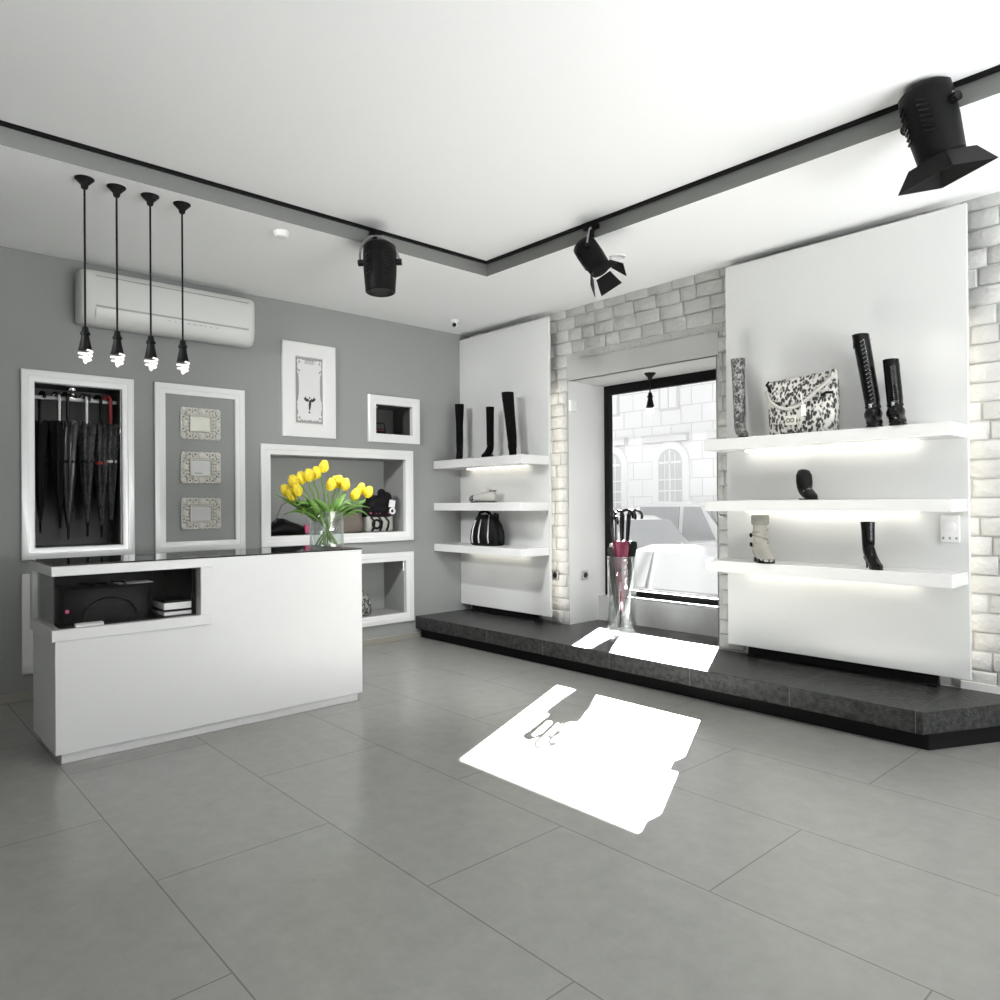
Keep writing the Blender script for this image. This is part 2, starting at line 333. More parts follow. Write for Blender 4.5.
# ------------------------------------------------------------------ display panels with shelves
def display_panel(x0, x1, z0, z1, sx0, sx1, sy, shelves, label, strips, ex):
    t = thing('shelf_display', label, 'shelf unit', (x0, 0, z0), group='white shelf panels against the brick wall')
    b = MB(); b.box((0, 0, 0), (x1-x0, .032, z1-z0)); b.build('back_panel', 'panel', t, bevel=.003)
    for i, (zb, zt) in enumerate(shelves):
        b = MB(); b.box((sx0-x0, sy, zb-z0), (sx1-x0, -.001, zt-z0)); s = b.build('shelf', 'shelf', t, bevel=.003)
        if strips[i]:
            b = MB(); b.box((.20, -.060, zb-z0-.007), (x1-x0-.28, -.035, zb-z0-.0005)); b.build('led_strip', 'led', s)
    b = MB(); b.box((.16, .034, PT-z0+.018), (x1-x0-.2, .075, .03)); b.box((.16, .02, PT-z0+.0005), (.22, .09, PT-z0+.018)); b.box((x1-x0-.26, .02, PT-z0+.0005), (x1-x0-.2, .09, PT-z0+.018)); b.build('base_rail', 'blackmetal', t)
    b = MB(); b.box((x1-x0-.06, .036, .10), (x1-x0-.035, .05, ex)); b.build('back_light', 'ledback', t)
    b = MB()
    for xx in (.3, (x1-x0)-.3): b.box((xx, .032, .3), (xx+.06, WY-.005, z1-z0-.3))
    b.build('wall_bracket', 'blackmetal', t)
    return t
display_panel(.004, 1.452, .32, 3.405, .002, 1.4485, -.389, [(1.885, 1.9756), (1.413, 1.4984), (.953, 1.0355)], 'narrow white shelf panel in the room corner beside the grey wall', (1, 0, 1), 2.35)
display_panel(3.468, 5.193, .33, 3.411, 3.456, 5.183, -.317, [(1.895, 1.9807), (1.4197, 1.5007), (.947, 1.0322)], 'wide white shelf panel right of the window', (1, 1, 1), 2.35)

# ------------------------------------------------------------------ framed niches in the grey wall
def niche(key, name, label, cat='wall niche'):
    y0, y1, z0, z1, w, D, m = NICHES[key]; t = thing(name, label, cat, (0, (y0+y1)/2, z0)); cy, cz = (y0+y1)/2, z0
    b = MB(); b.rings_rect(y0-cy, y1-cy, 0, z1-cz, [(0, .0005), (0, .026), (.004, .031), (.016, .032), (w*.52, .030), (w*.56, .026), (w-.012, .024), (w, .020), (w, -.03)])
    b.build('frame', 'frame', t, smooth=True, angle=20)
    b = MB(); b.rings_rect(y0-cy, y1-cy, 0, z1-cz, [(w+.0005, -.03), (w+.0005, -D)], True); b.build('niche_box', m, t)
    return t
tn = niche('umb', 'display_niche', 'white framed tall dark niche at far left with black umbrellas hanging inside')
b = MB(); zr = 2.37
b.tube([(-.15, -.32, zr-1.079), (-.15, .32, zr-1.079)], .017); b.build('hanging_rail', 'rail', tn, smooth=True)
b = MB(); b.lathe([(.0, .0), (.035, .0), (.04, .012), (.04, .02)], 16, (-.16, -.02, 1.385-.022)); b.build('downlight', 'chrome', tn, smooth=True)
niche('lowleft', 'display_niche', 'white framed niche mostly hidden behind the left end of the counter')
ts = niche('small', 'display_niche', 'small white framed dark niche near the room corner')
b = MB(); b.lathe([(.0, 0), (.045, 0), (.05, .012), (.05, .02)], 16, (-.17, -.14, .503-.094-.022)); b.build('downlight', 'chrome', ts, smooth=True)
niche('large', 'display_niche', 'wide white framed niche behind the yellow tulips')
niche('low', 'display_niche', 'white framed low niche between counter and stone step')

# tall empty frame with three ornate little frames
y0, y1, z0, z1 = -3.388, -2.594, 1.085, 2.559
t = thing('large_frame', 'tall flat white frame around three small ornate frames on the grey wall', 'frame', (0, (y0+y1)/2, z0))
b = MB(); b.rings_rect(-(y1-y0)/2, (y1-y0)/2, 0, z1-z0, [(0, .0005), (0, .026), (.004, .031), (.016, .032), (.048, .030), (.052, .026), (.082, .024), (.091, .020), (.091, .0005)])
b.build('moulding', 'frame', t, smooth=True, angle=20)
QX = Matrix.Rotation(PI/2, 3, 'Y')
def ornate(z, label, insert):
    t = thing('ornate_frame', label, 'small frame', (.001, -2.994, z), group='small ornate frames in the tall white frame')
    W, Hh = .345, .272; b = MB()
    y0, y1, z0, z1 = -W/2, W/2, -Hh/2, Hh/2
    b.rings_rect(y0+.072, y1-.072, z0+.058, z1-.058, [(0, .002), (0, .020), (.007, .024), (.014, .016), (.016, .004)])
    def spots(n, a, bb): return [a+(bb-a)*i/(n-1) for i in range(n)]
    for yy in spots(7, y0+.022, y1-.022):
        for sg in (-1, 1): b.torus((.010, yy, sg*(Hh/2-.019)), .0165, .0095, QX, 14, 6)
    for zz in spots(5, z0+.030, z1-.030):
        for sg in (-1, 1): b.torus((.010, sg*(W/2-.019), zz), .0165, .0095, QX, 14, 6)
    for yy in spots(9, y0+.058, y1-.058):
        for sg in (-1, 1): b.ell((.010, yy, sg*(Hh/2-.047)), (.009, .017, .012), n=10, m=6)
    for zz in spots(6, z0+.058, z1-.058):
        for sg in (-1, 1): b.ell((.010, sg*(W/2-.055), zz), (.009, .017, .015), n=10, m=6)
    for yy in spots(6, y0+.045, y1-.045):
        for sg in (-1, 1): b.ell((.009, yy, sg*(Hh/2-.004)), (.008, .014, .009), n=8, m=5)
    for zz in spots(4, z0+.055, z1-.055):
        for sg in (-1, 1): b.ell((.009, sg*(W/2-.003), zz), (.008, .009, .014), n=8, m=5)
    for sy in (-1, 1):
        for sz in (-1, 1):
            b.ell((.012, sy*(W/2-.018), sz*(Hh/2-.018)), (.010, .022, .022), n=10, m=6)
            b.ell((.013, sy*(W/2-.06), sz*(Hh/2-.05)), (.011, .013, .013), n=10, m=6)
    for s in (-1, 1):
        b.ell((.013, 0, s*(Hh/2-.026)), (.013, .034, .030), n=12, m=7); b.ell((.013, s*(W/2-.03), 0), (.012, .026, .034), n=12, m=7)
        b.ell((.015, 0, s*(Hh/2-.006)), (.010, .016, .014), n=10, m=6)
    b.build('ornament_border', 'ivory', t, smooth=True)
    b = MB(); b.box((.001, y0+.084, z0+.070), (.008, y1-.084, z1-.070)); b.build('insert', insert, t)
    return t
ornate(2.222, 'highest of the three small ornate frames, with a greenish grey insert', 'mirror')
o2 = ornate(1.829, 'middle of the three small ornate frames, pale card with a dark line', 'cardpaper')
b = MB()
for i in range(4): b.box((.0082, -.055+i*.018, -.052), (.0088, -.055+i*.018+.013, -.044))
b.build('printed_line', 'ink', o2)
ornate(1.420, 'lowest of the three small ornate frames, just above the counter', 'cardpaper')

# framed picture with ornamental plaque
y0, y1, z0, z1 = -2.219, -1.641, 2.157, 3.093; cy, cz = (y0+y1)/2, (z0+z1)/2
t = thing('framed_picture', 'white framed picture with an ornamental plaque and a small black winged figure', 'picture', (0, cy, cz))
b = MB(); b.rings_rect(y0-cy, y1-cy, z0-cz, z1-cz, [(0, .0005), (0, .022), (.006, .030), (.03, .033), (.12, .030), (.137, .024), (.143, .012)]); b.build('frame', 'frame', t, smooth=True, angle=25)
b = MB(); b.box((.002, y0-cy+.14, z0-cz+.14), (.012, y1-cy-.14, z1-cz-.14)); b.build('mount', 'mattgrey', t)
b = MB(); hw, hh = .134, .306; pts = []
side = [(0, -.97), (.12, -.95), (.25, -1.0), (.38, -.95), (.50, -.99), (.64, -.94), (.80, -1.0), (.97, -.97), (.93, -.90), (1.0, -.83), (.90, -.76), (.93, -.66), (1.0, -.58), (.96, -.48), (1.0, -.40), (.90, -.30), (.84, -.1), (.84, .35), (.88, .52), (.99, .58), (.90, .66), (.99, .74), (.93, .83), (1.0, .92), (.93, .99), (.78, .97), (.66, 1.0), (.52, .955), (.40, .985), (.26, .94), (.12, .97), (0, .945)]
pts = side + [(-a, c) for a, c in side[-2:0:-1]]
b.prism([(.0122, a*hw, c*hh) for a, c in pts], (.006, 0, 0)); b.build('plaque', 'plaque', t)
b = MB()
for a, c in ((.82, .90), (.84, .62), (.82, -.90)):
    for s in (-1, 1): b = MB(); b.ell((.0185, s*a*hw, c*hh), (.0015, .011, .013), n=10, m=5); b.build('scroll_detail', 'mattgrey', t, smooth=True)
b = MB()
for a in (-.3, -.1, .1, .3): b.torus((.0185, a*hw, .90*hh), .012, .0035, QX, 12, 5)
b.build('top_scroll', 'mattgrey', t, smooth=True)
b = MB(); zc = -.135
b.prism([(.0184, y, z+zc) for y, z in ((-.010, -.05), (.004, -.06), (.012, -.02), (.018, .03), (.008, .045), (-.008, .03), (-.012, -.01))], (.003, 0, 0))
for s in (-1, 1): b.prism([(.0184, s*y, z+zc) for y, z in ((.006, .03), (.03, .02), (.055, .035), (.066, .065), (.052, .055), (.044, .075), (.034, .048), (.018, .055), (.010, .04))], (.003, 0, 0))
b.ell((.019, 0, zc+.062), (.003, .007, .011), n=8, m=5); b.ell((.019, -.004, zc-.085), (.003, .013, .006), n=8, m=5)
b.tube([(.019, -.006, zc-.05), (.019, -.004, zc-.085)], .003, 6)
b.build('black_figure', 'ink', t)

# ------------------------------------------------------------------ air conditioner
t = thing('air_conditioner', 'long white wall air conditioner above the hanging lamps', 'air conditioner', (.002, -3.272, 2.945)); L2 = .708
prof = [(0, .03), (.06, 0), (.15, .012), (.195, .06), (.212, .13), (.212, .36), (.195, .418), (.16, .435), (0, .435)]
b = MB(); b.loft([[(x*k if x else 0, y, (z-.22)*k2+.22) for x, z in prof] for y, k, k2 in ((-L2, .86, .94), (-L2+.02, .97, .985), (-L2+.05, 1, 1), (L2-.05, 1, 1), (L2-.02, .97, .985), (L2, .86, .94))]); b.build('body', 'ac', t, smooth=True, angle=50)
b = MB(); b.box((.205, -L2+.1, .135), (.214, L2-.07, .150)); b.build('louvre_gap', 'acdark', t)
b = MB(); b.box((.206, -L2+.1, .380), (.2135, L2-.07, .386)); b.build('panel_gap', 'acdark', t)
b = MB(); b.loft([[(x, y, z) for x, z in ((.205, .128), (.222, .122), (.214, .07), (.170, .026), (.16, .036), (.195, .075))] for y in (-L2+.1, L2-.07)]); b.build('louvre', 'ac', t, smooth=True, angle=50)
for i in range(9): b = MB(); b.box((.2150, -.06+i*.05, .105), (.2225, -.045+i*.05+(.02 if 2 < i < 6 else 0), .111)); b.build('indicator_mark', 'acdark', t)

# ------------------------------------------------------------------ ceiling things
t = thing('lighting_track', 'black lighting track running round the top edge of the raised ceiling tray', 'track', (TX0, TY1, TZ))
b = MB(); b.box((.002, -5.0, -.020), (.030, -.002, -.001)); b.box((.030, -.030, -.020), (5.0, -.002, -.001)); b.build('rail', 'blackmetal', t)
def spotlight(name, label, loc, axis, roll=0, doors=False, yoke_to=None, scale=1.0, dw=1.0, hood=0, knobs=None):
    "stage spotlight: axis = beam direction"
    t = thing(name, label, 'spotlight', loc, group='black theatre spotlights on the ceiling track'); ax = Vector(axis).normalized(); q = (-ax).to_track_quat('Z', 'Y').to_matrix()
    if knobs: sl_ = q.transposed() @ Vector(knobs); roll = math.atan2(sl_.y, sl_.x)
    q = q @ Matrix.Rotation(roll, 3, 'Z')
    S = scale; b = MB()
    b.lathe([(.02*S, .205*S), (.085*S, .20*S), (.118*S, .175*S), (.122*S, .12*S), (.120*S, .0), (.108*S, -.16*S), (.100*S, -.165*S), (.092*S, -.16*S), (.102*S, -.05*S)], 28, q=q, cap1=False); b.build('lamp_body', 'blackmetal', t, smooth=True, angle=50)
    for s in (-1, 1):
        b = MB()
        for i in range(7):
            a = s*.5; rr = .1225*S; p = q @ Vector((rr*math.sin(a), -rr*math.cos(a), (.11-i*.026)*S))
            b.box(p-Vector((.026*S, .002, .005*S)), p+Vector((.026*S, .004, .005*S)), rot=q @ Matrix.Rotation(a, 3, 'Z') @ Matrix.Rotation(.35*s, 3, 'Y'), piv=p)
        b.build('cooling_slots', 'blackgloss', t)
    b = MB(); b.lathe([(.001, -.055*S), (.100*S, -.056*S)], 24, q=q); b.build('lens', 'lampface', t)
    for s in (-1, 1):
        b = MB(); p = q @ Vector((s*.115*S, 0, .06*S)); p2 = q @ Vector((s*.160*S, 0, .06*S)); b.tube([p, p2], .024*S, 12); b.build('side_knob', 'blackgloss', t, smooth=True, angle=50)
    b = MB(); arc = []
    top = Vector(yoke_to)-Vector(loc)
    for i in range(13):
        a = PI*i/12; side = q @ Vector((1, 0, 0)); mid = (q @ Vector((0, 0, .06*S)))
        arc.append(mid + side*(.145*S*math.cos(a)) + (top-mid).normalized()*((top-mid).length-.03)*math.sin(a)*.98)
    b.tube(arc, .009*S, 8); b.build('yoke', 'greyplastic', t, smooth=True)
    b = MB(); b.box(top+Vector((-.06, -.03, -.035)), top+Vector((.06, .03, .0))); b.lathe([(.018, -.09), (.018, 0)], 10, top); b.build('track_adapter', 'blackmetal', t, bevel=.004)
    if doors:
        for k in range(4):
            a = k*PI/2; b = MB(); w, w2, l = (.104*S, .104*S+.05*S*dw, .095*S*dw) if hood else (.080*S, .080*S*dw, .095*S*dw)
            u = q @ Vector((math.cos(a), math.sin(a), 0)); v = q @ Vector((-math.sin(a), math.cos(a), 0)); d = q @ Vector((0, 0, -1))
            o0 = u*.104*S + d*.17*S; o1 = u*(.104*S+.05*S*dw) + d*(.17*S+l)
            b.prism([o0+v*w, o0-v*w, o1-v*w2, o1+v*w2], u*.004); b.build('barn_door', 'blackmetal', t)
    return t
spotlight('spotlight', 'black spotlight pointing straight down at the left of the tray corner', (2.03, -2.40, 3.235), (.05, -.02, -1), knobs=(.67, .74, 0), yoke_to=(1.90, -2.36, 3.57), scale=1.02)
spotlight('spotlight', 'black spotlight with barn doors tilted towards the window, right of the tray corner', (3.15, -1.29, 3.29), (.62, .12, -.92), roll=.4, doors=True, yoke_to=(3.08, -1.215, 3.57), scale=.74, dw=1.5)
spotlight('spotlight', 'black spotlight with wide barn doors above the wide shelf panel, cut by the picture edge', (5.385, -1.26, 3.40), (.16, .20, -.95), roll=.25, doors=True, yoke_to=(5.36, -1.215, 3.575), scale=1.02, dw=1.0, hood=1)
# pendants
CF = 'pendant bulb lamps in a row over the counter'
def pendant(loc, drop, label, group=CF, s=1.0):
    t = thing('pendant_lamp', label, 'pendant lamp', loc, group=group)
    b = MB(); b.lathe([(.054*s, 0), (.054*s, -.006), (.044*s, -.016), (.022*s, -.04), (.018*s, -.06), (.012*s, -.065)], 24); b.build('ceiling_rose', 'blackmetal', t, smooth=True)
    b = MB(); b.tube([(0, 0, -.06), (0, 0, -drop+.01)], .0062*s, 8); b.build('cord', 'blackmetal', t, smooth=True)
    b = MB(); b.lathe([(.010*s, -drop+.03), (.018*s, -drop+.02), (.020*s, -drop), (.028*s, -drop-.01), (.028*s, -drop-.02), (.021*s, -drop-.025), (.024*s, -drop-.045), (.036*s, -drop-.105), (.040*s, -drop-.115), (.030*s, -drop-.12)], 20); b.build('lamp_holder', 'blackmetal', t, smooth=True, angle=50)
    b = MB(); pts = []
    for i in range(41):
        a = i/40*2*PI*2.5; z = -drop-.118-.058*s*i/40; r = (.038 - .010*i/40)*s; pts.append((r*math.cos(a), r*math.sin(a), z))
    b.tube(pts, .0062*s, 6); b.build('spiral_bulb', 'bulb', t, smooth=True)
    b = MB(); b.ell((0, 0, -drop-.165*s), (.014*s, .014*s, .032*s)); b.build('bulb_tip', 'bulb', t, smooth=True)
    return t
p0 = pendant((1.70, -4.285, H), .925, 'first hanging lamp from the left, nearest the left wall edge')
for yy, lab in ((-4.108, 'second hanging lamp from the left in the row of four'), (-3.912, 'third hanging lamp from the left in the row of four'), (-3.715, 'fourth hanging lamp from the left, nearest the ceiling tray corner')):
    dup(p0, (1.70, yy, H), label=lab)
pw = pendant((2.40, .43, OZ), .215, 'small hanging lamp inside the window recess', group='window lamp', s=1.05)
t = thing('security_camera', 'small white dome camera on the ceiling near the room corner', 'camera', (.495, -.46, H))
b = MB(); b.lathe([(.045, 0), (.045, -.02), (.036, -.03)], 18); b.build('mount_plate', 'plastic', t, smooth=True)
b = MB(); b.ell((.0, 0, -.052), (.040, .040, .036)); b.build('dome', 'plastic', t, smooth=True)
b = MB(); b.ell((.024, -.024, -.060), (.022, .022, .022)); b.build('lens', 'blackgloss', t, smooth=True)
b = MB(); b.lathe([(.055, 0), (.055, -.018), (.042, -.04), (.0, -.045)], 22); tag(b.build('smoke_detector', 'plastic', smooth=True, loc=(1.67, -3.01, H)), 'round white smoke detector on the ceiling left of the tray', 'smoke detector')
b = MB(); b.lathe([(.068, 0), (.066, -.006), (.055, -.008), (.05, -.004), (.0, -.004)], 26); tag(b.build('ceiling_speaker', 'disc', smooth=True, loc=(2.94, -.735, H)), 'flat round disc in the ceiling beside the tilted spotlight', 'ceiling disc')

# sockets and switches
def socket(loc, rot, label):
    t = thing('wall_socket', label, 'socket', loc, rot=rot, group='wall sockets by the window')
    b = MB(); b.box((-.045, -.012, -.048), (.045, 0, .048)); b.build('cover_plate', 'steel', t, bevel=.003)
    b = MB(); b.lathe([(.030, 0), (.030, .004), (.0, .004)], 18, (0, -.0125, 0), Matrix.Rotation(PI/2, 3, 'X')); b.build('socket_insert', 'blackgloss', t)
    return t
socket((1.395, WY-.022, .735), (0, 0, 0), 'square grey socket on the white bricks beside the narrow shelf panel')
socket((OX0+.001, .388, .733), (0, 0, PI/2), 'square grey socket on the smooth window reveal')
t = thing('alarm_sensor', 'small white sensor box high on the left window reveal', 'sensor', (OX0+.001, .20, 2.49))
b = MB(); b.box((0, -.045, -.06), (.035, .02, .06)); b.build('housing', 'plastic', t, bevel=.006)
b = MB(); b.box((.0, .021, -.055), (.03, .05, .055)); b.build('magnet_block', 'plastic', t, bevel=.004)
t = thing('dimmer_dial', 'white square dimmer with round dial on the wide shelf panel', 'dimmer', (5.088, -.001, 1.305))
b = MB(); b.box((-.055, -.02, -.088), (.055, 0, .088)); b.build('cover_plate', 'plastic', t, bevel=.004)
b = MB(); b.lathe([(.036, 0), (.034, .012), (.0, .014)], 24, (0, -.0195, .015), Matrix.Rotation(PI/2, 3, 'X')); b.build('dial', 'plastic', t, smooth=True, angle=40)
for x in (-.038, 0, .038): b = MB(); b.box((x-.006, -.0215, -.068), (x+.006, -.019, -.052)); b.build('indicator_dot', 'greyplastic', t)

# ------------------------------------------------------------------ sales counter
CX, CB, CL, CS, CR = 1.822, 1.17, -4.475, -3.578, -2.447
t = thing('sales_counter', 'long glossy white sales counter with a glass display case in its left end', 'counter', (1.5, -3.46, 0)); ox, oy = 1.5, -3.46
b = MB(); b.prism([(CB-ox, y-oy, z) for y, z in ((CL, .062), (CR, .062), (CR, 1.149), (CS, 1.149), (CS, .716), (CL, .716))], (CX-CB, 0, 0)); b.build('body', 'white', t, bevel=.003)
b = MB(); b.box((CB-ox+.04, CL-oy+.035, .001), (CX-ox-.03, CR-oy-.025, .0615)); b.build('plinth', 'white', t, bevel=.002)
dc = MB(); X0, X1, Y0 = 1.19-ox, 1.836-ox, -4.494-oy; Y1 = CS-oy-.001
dc.box((X0, Y0, .7165), (X1, Y1, .783)); dc.box((X0, Y0, 1.092), (X1, Y1, 1.1495)); dc.box((X1-.09, Y1-.078, .783), (X1, Y1, 1.092)); dc.box((X0, Y0, .783), (X0+.085, Y0+.03, 1.092))
case = dc.build('display_case', 'white', t, bevel=.004)
b = MB(); b.box((X0+.003, Y0+.035, .784), (X0+.02, Y1-.002, 1.0915)); b.box((X0+.02, Y1-.10, .784), (X1-.095, Y1-.085, 1.0915)); b.box((X0+.02, Y0+.05, .7835), (X1-.05, Y1-.09, .7865)); b.box((X0+.02, Y0+.05, 1.086), (X1-.05, Y1-.09, 1.0915)); b.build('dark_lining', 'caselining', case)
b = MB(); b.box((X1-.022, Y0+.02, .7835), (X1-.016, Y1-.079, 1.0918)); b.build('front_pane', 'caseglass', case)
b = MB(); b.box((X0+.086, Y0+.014, .7835), (X1-.022, Y0+.019, 1.0918)); b.build('side_pane', 'caseglass', case)
b = MB(); b.box((CB-ox+.01, CS-oy, 1.1495), (CX-ox+.001, CR-oy+.001, 1.1585)); b.box((X0+.006, Y0+.006, 1.1497), (X1-.016, CS-oy-.0005, 1.1583)); b.build('glass_top', 'darkglass', t, bevel=.0015)

def rbox_rings(w, d, prof, n=28, p=3.5):
    "superellipse rings: prof of (z, width scale, depth scale, xshift)"
    rings = []
    for z, a, c, sx in prof:
        ring = []
        for k in range(n):
            th = 2*PI*k/n; cc, ss = math.cos(th), math.sin(th)
            ring.append((sx + w/2*a*math.copysign(abs(cc)**(2/p), cc), d/2*c*math.copysign(abs(ss)**(2/p), ss), z))
        rings.append(ring)
    return rings
# contents of the case
t = thing('handbag', 'large black leather handbag lying inside the glass display case', 'handbag', (1.58, -4.16, .787), PI/2)
b = MB(); b.loft(rbox_rings(.53, .30, [(0, .96, .96, 0), (.02, 1, 1, 0), (.12, 1.0, .98, 0), (.20, .99, .90, 0), (.215, .97, .84, 0)])); b.build('bag_body', 'blackleather', t, smooth=True, angle=60)
b = MB()
for s in (-.09, 0.0, .09): b.tube([(s, -.12, .217), (s+.02, 0, .222), (s-.02, .12, .217)], .007, 6)
b.build('seam_ribs', 'blackgloss', t, smooth=True)
b = MB(); b.tube([(.27*math.cos(a)*.55, -.152, .03+.12*math.sin(a)) for a in [PI*i/12 for i in range(13)]], .007, 6); b.build('handle', 'blackgloss', t, smooth=True)
b = MB(); b.ell((-.235, -.150, .085), (.012, .006, .012)); b.build('pink_charm', 'pink', t)
t = thing('reflection_sheet', 'white sheet over the black handbag, standing in for a reflection in the display case glass', 'paper', (1.62, -3.99, 1.0065)); b = MB(); b.box((-.07, -.11, 0), (.07, .09, .002)); bb = b.build('sheet', 'paper', t)  # white sheet modelled in place of a bright reflection in the case glass
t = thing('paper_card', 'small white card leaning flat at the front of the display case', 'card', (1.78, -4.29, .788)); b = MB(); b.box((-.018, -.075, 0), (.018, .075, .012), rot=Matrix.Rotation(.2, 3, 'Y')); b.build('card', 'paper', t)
for zz, hh, lab in ((.787, .022, 'lower of two flat white boxes at the right inside the display case'), (.8245, .042, 'upper of two flat white boxes at the right inside the display case')):
    t = thing('flat_box', lab, 'box', (1.60, -3.765, zz), group='flat boxes in the display case')
    b = MB(); b.box((-.13, -.085, 0), (.13, .085, hh)); b.build('box_body', 'paper', t, bevel=.002)
    b = MB(); b.box((-.128, -.083, hh), (.128, .083, hh+.0145)); b.build('box_lid', 'blackgloss', t, bevel=.002)

# ------------------------------------------------------------------ vase with tulips
VX, VY, VZ = 1.665, -2.655, 1.1586; VR, VH = .127, .285
t = thing('glass_vase', 'clear glass cylinder vase of yellow tulips on the counter', 'vase', (VX, VY, VZ))
b = MB(); b.lathe([(VR-.004, 0), (VR, .006), (VR, VH-.004), (VR-.003, VH), (VR-.006, VH-.004), (VR-.006, .018), (.001, .016)], 36, cap1=False); b.build('vase_wall', 'vglass', t, smooth=True, angle=50)
b = MB(); b.lathe([(VR-.0075, .0185), (VR-.0075, .165)], 36); b.build('water', 'water', t, smooth=True, angle=50)
heads = [((1.615, -2.954, 1.595), -.05, -.7, 'tulip lowest at the far left of the bunch, head drooping left'), ((1.695, -2.937, 1.659), .03, -.35, 'tulip at left standing above the two lowest left heads'), ((1.735, -2.927, 1.593), .07, -.3, 'tulip second from left in the lower row, in front'), ((1.665, -2.940, 1.565), .0, -.5, 'tulip tucked low between the two leftmost heads'),
         ((1.635, -2.845, 1.688), -.03, -.2, 'tulip fourth step up on the rising left line of heads'), ((1.695, -2.815, 1.706), .03, -.1, 'tulip third from the top of the rising left line'), ((1.645, -2.731, 1.727), -.02, .15, 'tulip second highest of the whole bunch'), ((1.665, -2.677, 1.777), .0, .3, 'highest tulip of the bunch, alone at the top'),
         ((1.705, -2.642, 1.640), .04, .3, 'left tulip of the central cluster, leaning right'), ((1.625, -2.556, 1.662), -.04, .1, 'rear tulip of the central cluster'), ((1.665, -2.544, 1.665), .0, .05, 'tallest tulip in the middle of the central cluster'), ((1.715, -2.525, 1.641), .05, .35, 'right tulip of the central cluster'),
         ((1.695, -2.426, 1.565), .03, .5, 'tulip lowest in the right hand trio'), ((1.635, -2.336, 1.610), -.03, .4, 'middle tulip of the right hand trio, upright'), ((1.685, -2.303, 1.585), .02, .6, 'tulip farthest right, leaning outwards')]
def tulip(px, dx, lean, label, k):
    hd = Vector(px); base = Vector((VX, VY, VZ+.03)); ang = k*2.4
    b0 = base + Vector((math.cos(ang)*.07, math.sin(ang)*.07, 0)); rim = Vector((VX, VY, VZ+VH))
    o = (hd-rim); rimp = rim + Vector((o.x, o.y, 0)).normalized()*min(.095, Vector((o.x, o.y, 0)).length*.5) if Vector((o.x, o.y, 0)).length > .01 else rim
    b0 = base - Vector((rimp.x-VX, rimp.y-VY, 0))*.75 + Vector((math.cos(ang)*.02, math.sin(ang)*.02, 0))
    d = Vector((.0+dx*.5, lean*.9, .9)).normalized(); tip = hd - d*.052
    ctrl = [b0, rimp, (rimp+tip)/2 + Vector((0, 0, .02)), tip-d*.03, tip]
    t = thing('tulip', 'yellow ' + label, 'tulip', tuple(b0), group='yellow tulips in the glass vase'); L = lambda p: Vector(p)-b0
    pts = []
    n = len(ctrl)
    for i in range(n-1):
        p0, p1, p2, p3 = ctrl[max(i-1, 0)], ctrl[i], ctrl[i+1], ctrl[min(i+2, n-1)]
        for s in range(4):
            u = s/4; pts.append(L(.5*((2*p1)+(p2-p0)*u+(2*p0-5*p1+4*p2-p3)*u*u+(3*p1-p0-3*p2+p3)*u**3)))
    pts.append(L(ctrl[-1])); b = MB(); b.tube(pts, .0062, 6); b.build('stem', 'stem', t, smooth=True)
    q = d.to_track_quat('Z', 'Y').to_matrix(); c = L(hd); b = MB()
    for i in range(6):      # six cupped petals
        a = i*PI/3 + (.0 if i % 2 else .12); rr = 1.0 if i % 2 else .90; R = q @ Matrix.Rotation(a, 3, 'Z'); rows = []
        for (z, r, w) in ((-.052, .006, .006), (-.040, .026, .022), (-.015, .037, .033), (.012, .038, .033), (.038, .031, .024), (.056, .022, .010), (.062, .018, .002)):
            rows.append([c + R @ Vector(((r-abs(e)**2*.010)*rr*1.05, e*w, z)) for e in (-1, -.5, 0, .5, 1)])
        rows = [[c+(p-c)*.87 for p in rw] for rw in rows]
        b.loft(rows, False, False, close=False)
    b.build('flower', 'yellow', t, smooth=True, angle=180, solid=.002)
    nl = 2 if k % 2 == 0 else 1
    for j in range(nl):
        a = ang*1.3+j*2.2; start = L(rimp) - Vector((0, 0, .05+.03*j)); out = Vector((math.cos(a)*.35+o.x*.3, math.copysign(abs(math.sin(a))+.35, o.y if abs(o.y) > .05 else math.sin(a)), 0)).normalized(); side = Vector((-out.y, out.x, 0)); ln = random.uniform(.20, .30); rows = []
        droop = random.uniform(.1, .8)
        for i in range(8):
            u = i/7; p = start + out*ln*(u*.95) + Vector((0, 0, 1))*ln*(.85*u-droop*u*u); w = .036*math.sin(PI*min(1, .12+.88*u)**.8)+.002
            rows.append([p-side*w+Vector((0, 0, w*.5)), p, p+side*w+Vector((0, 0, w*.5))])
        b = MB(); b.loft(rows, False, False, close=False); b.build('leaf', 'leaf', t, smooth=True, angle=180, solid=.002)
for k, (px, dx, lean, lab) in enumerate(heads): tulip(px, dx, lean, lab, k)

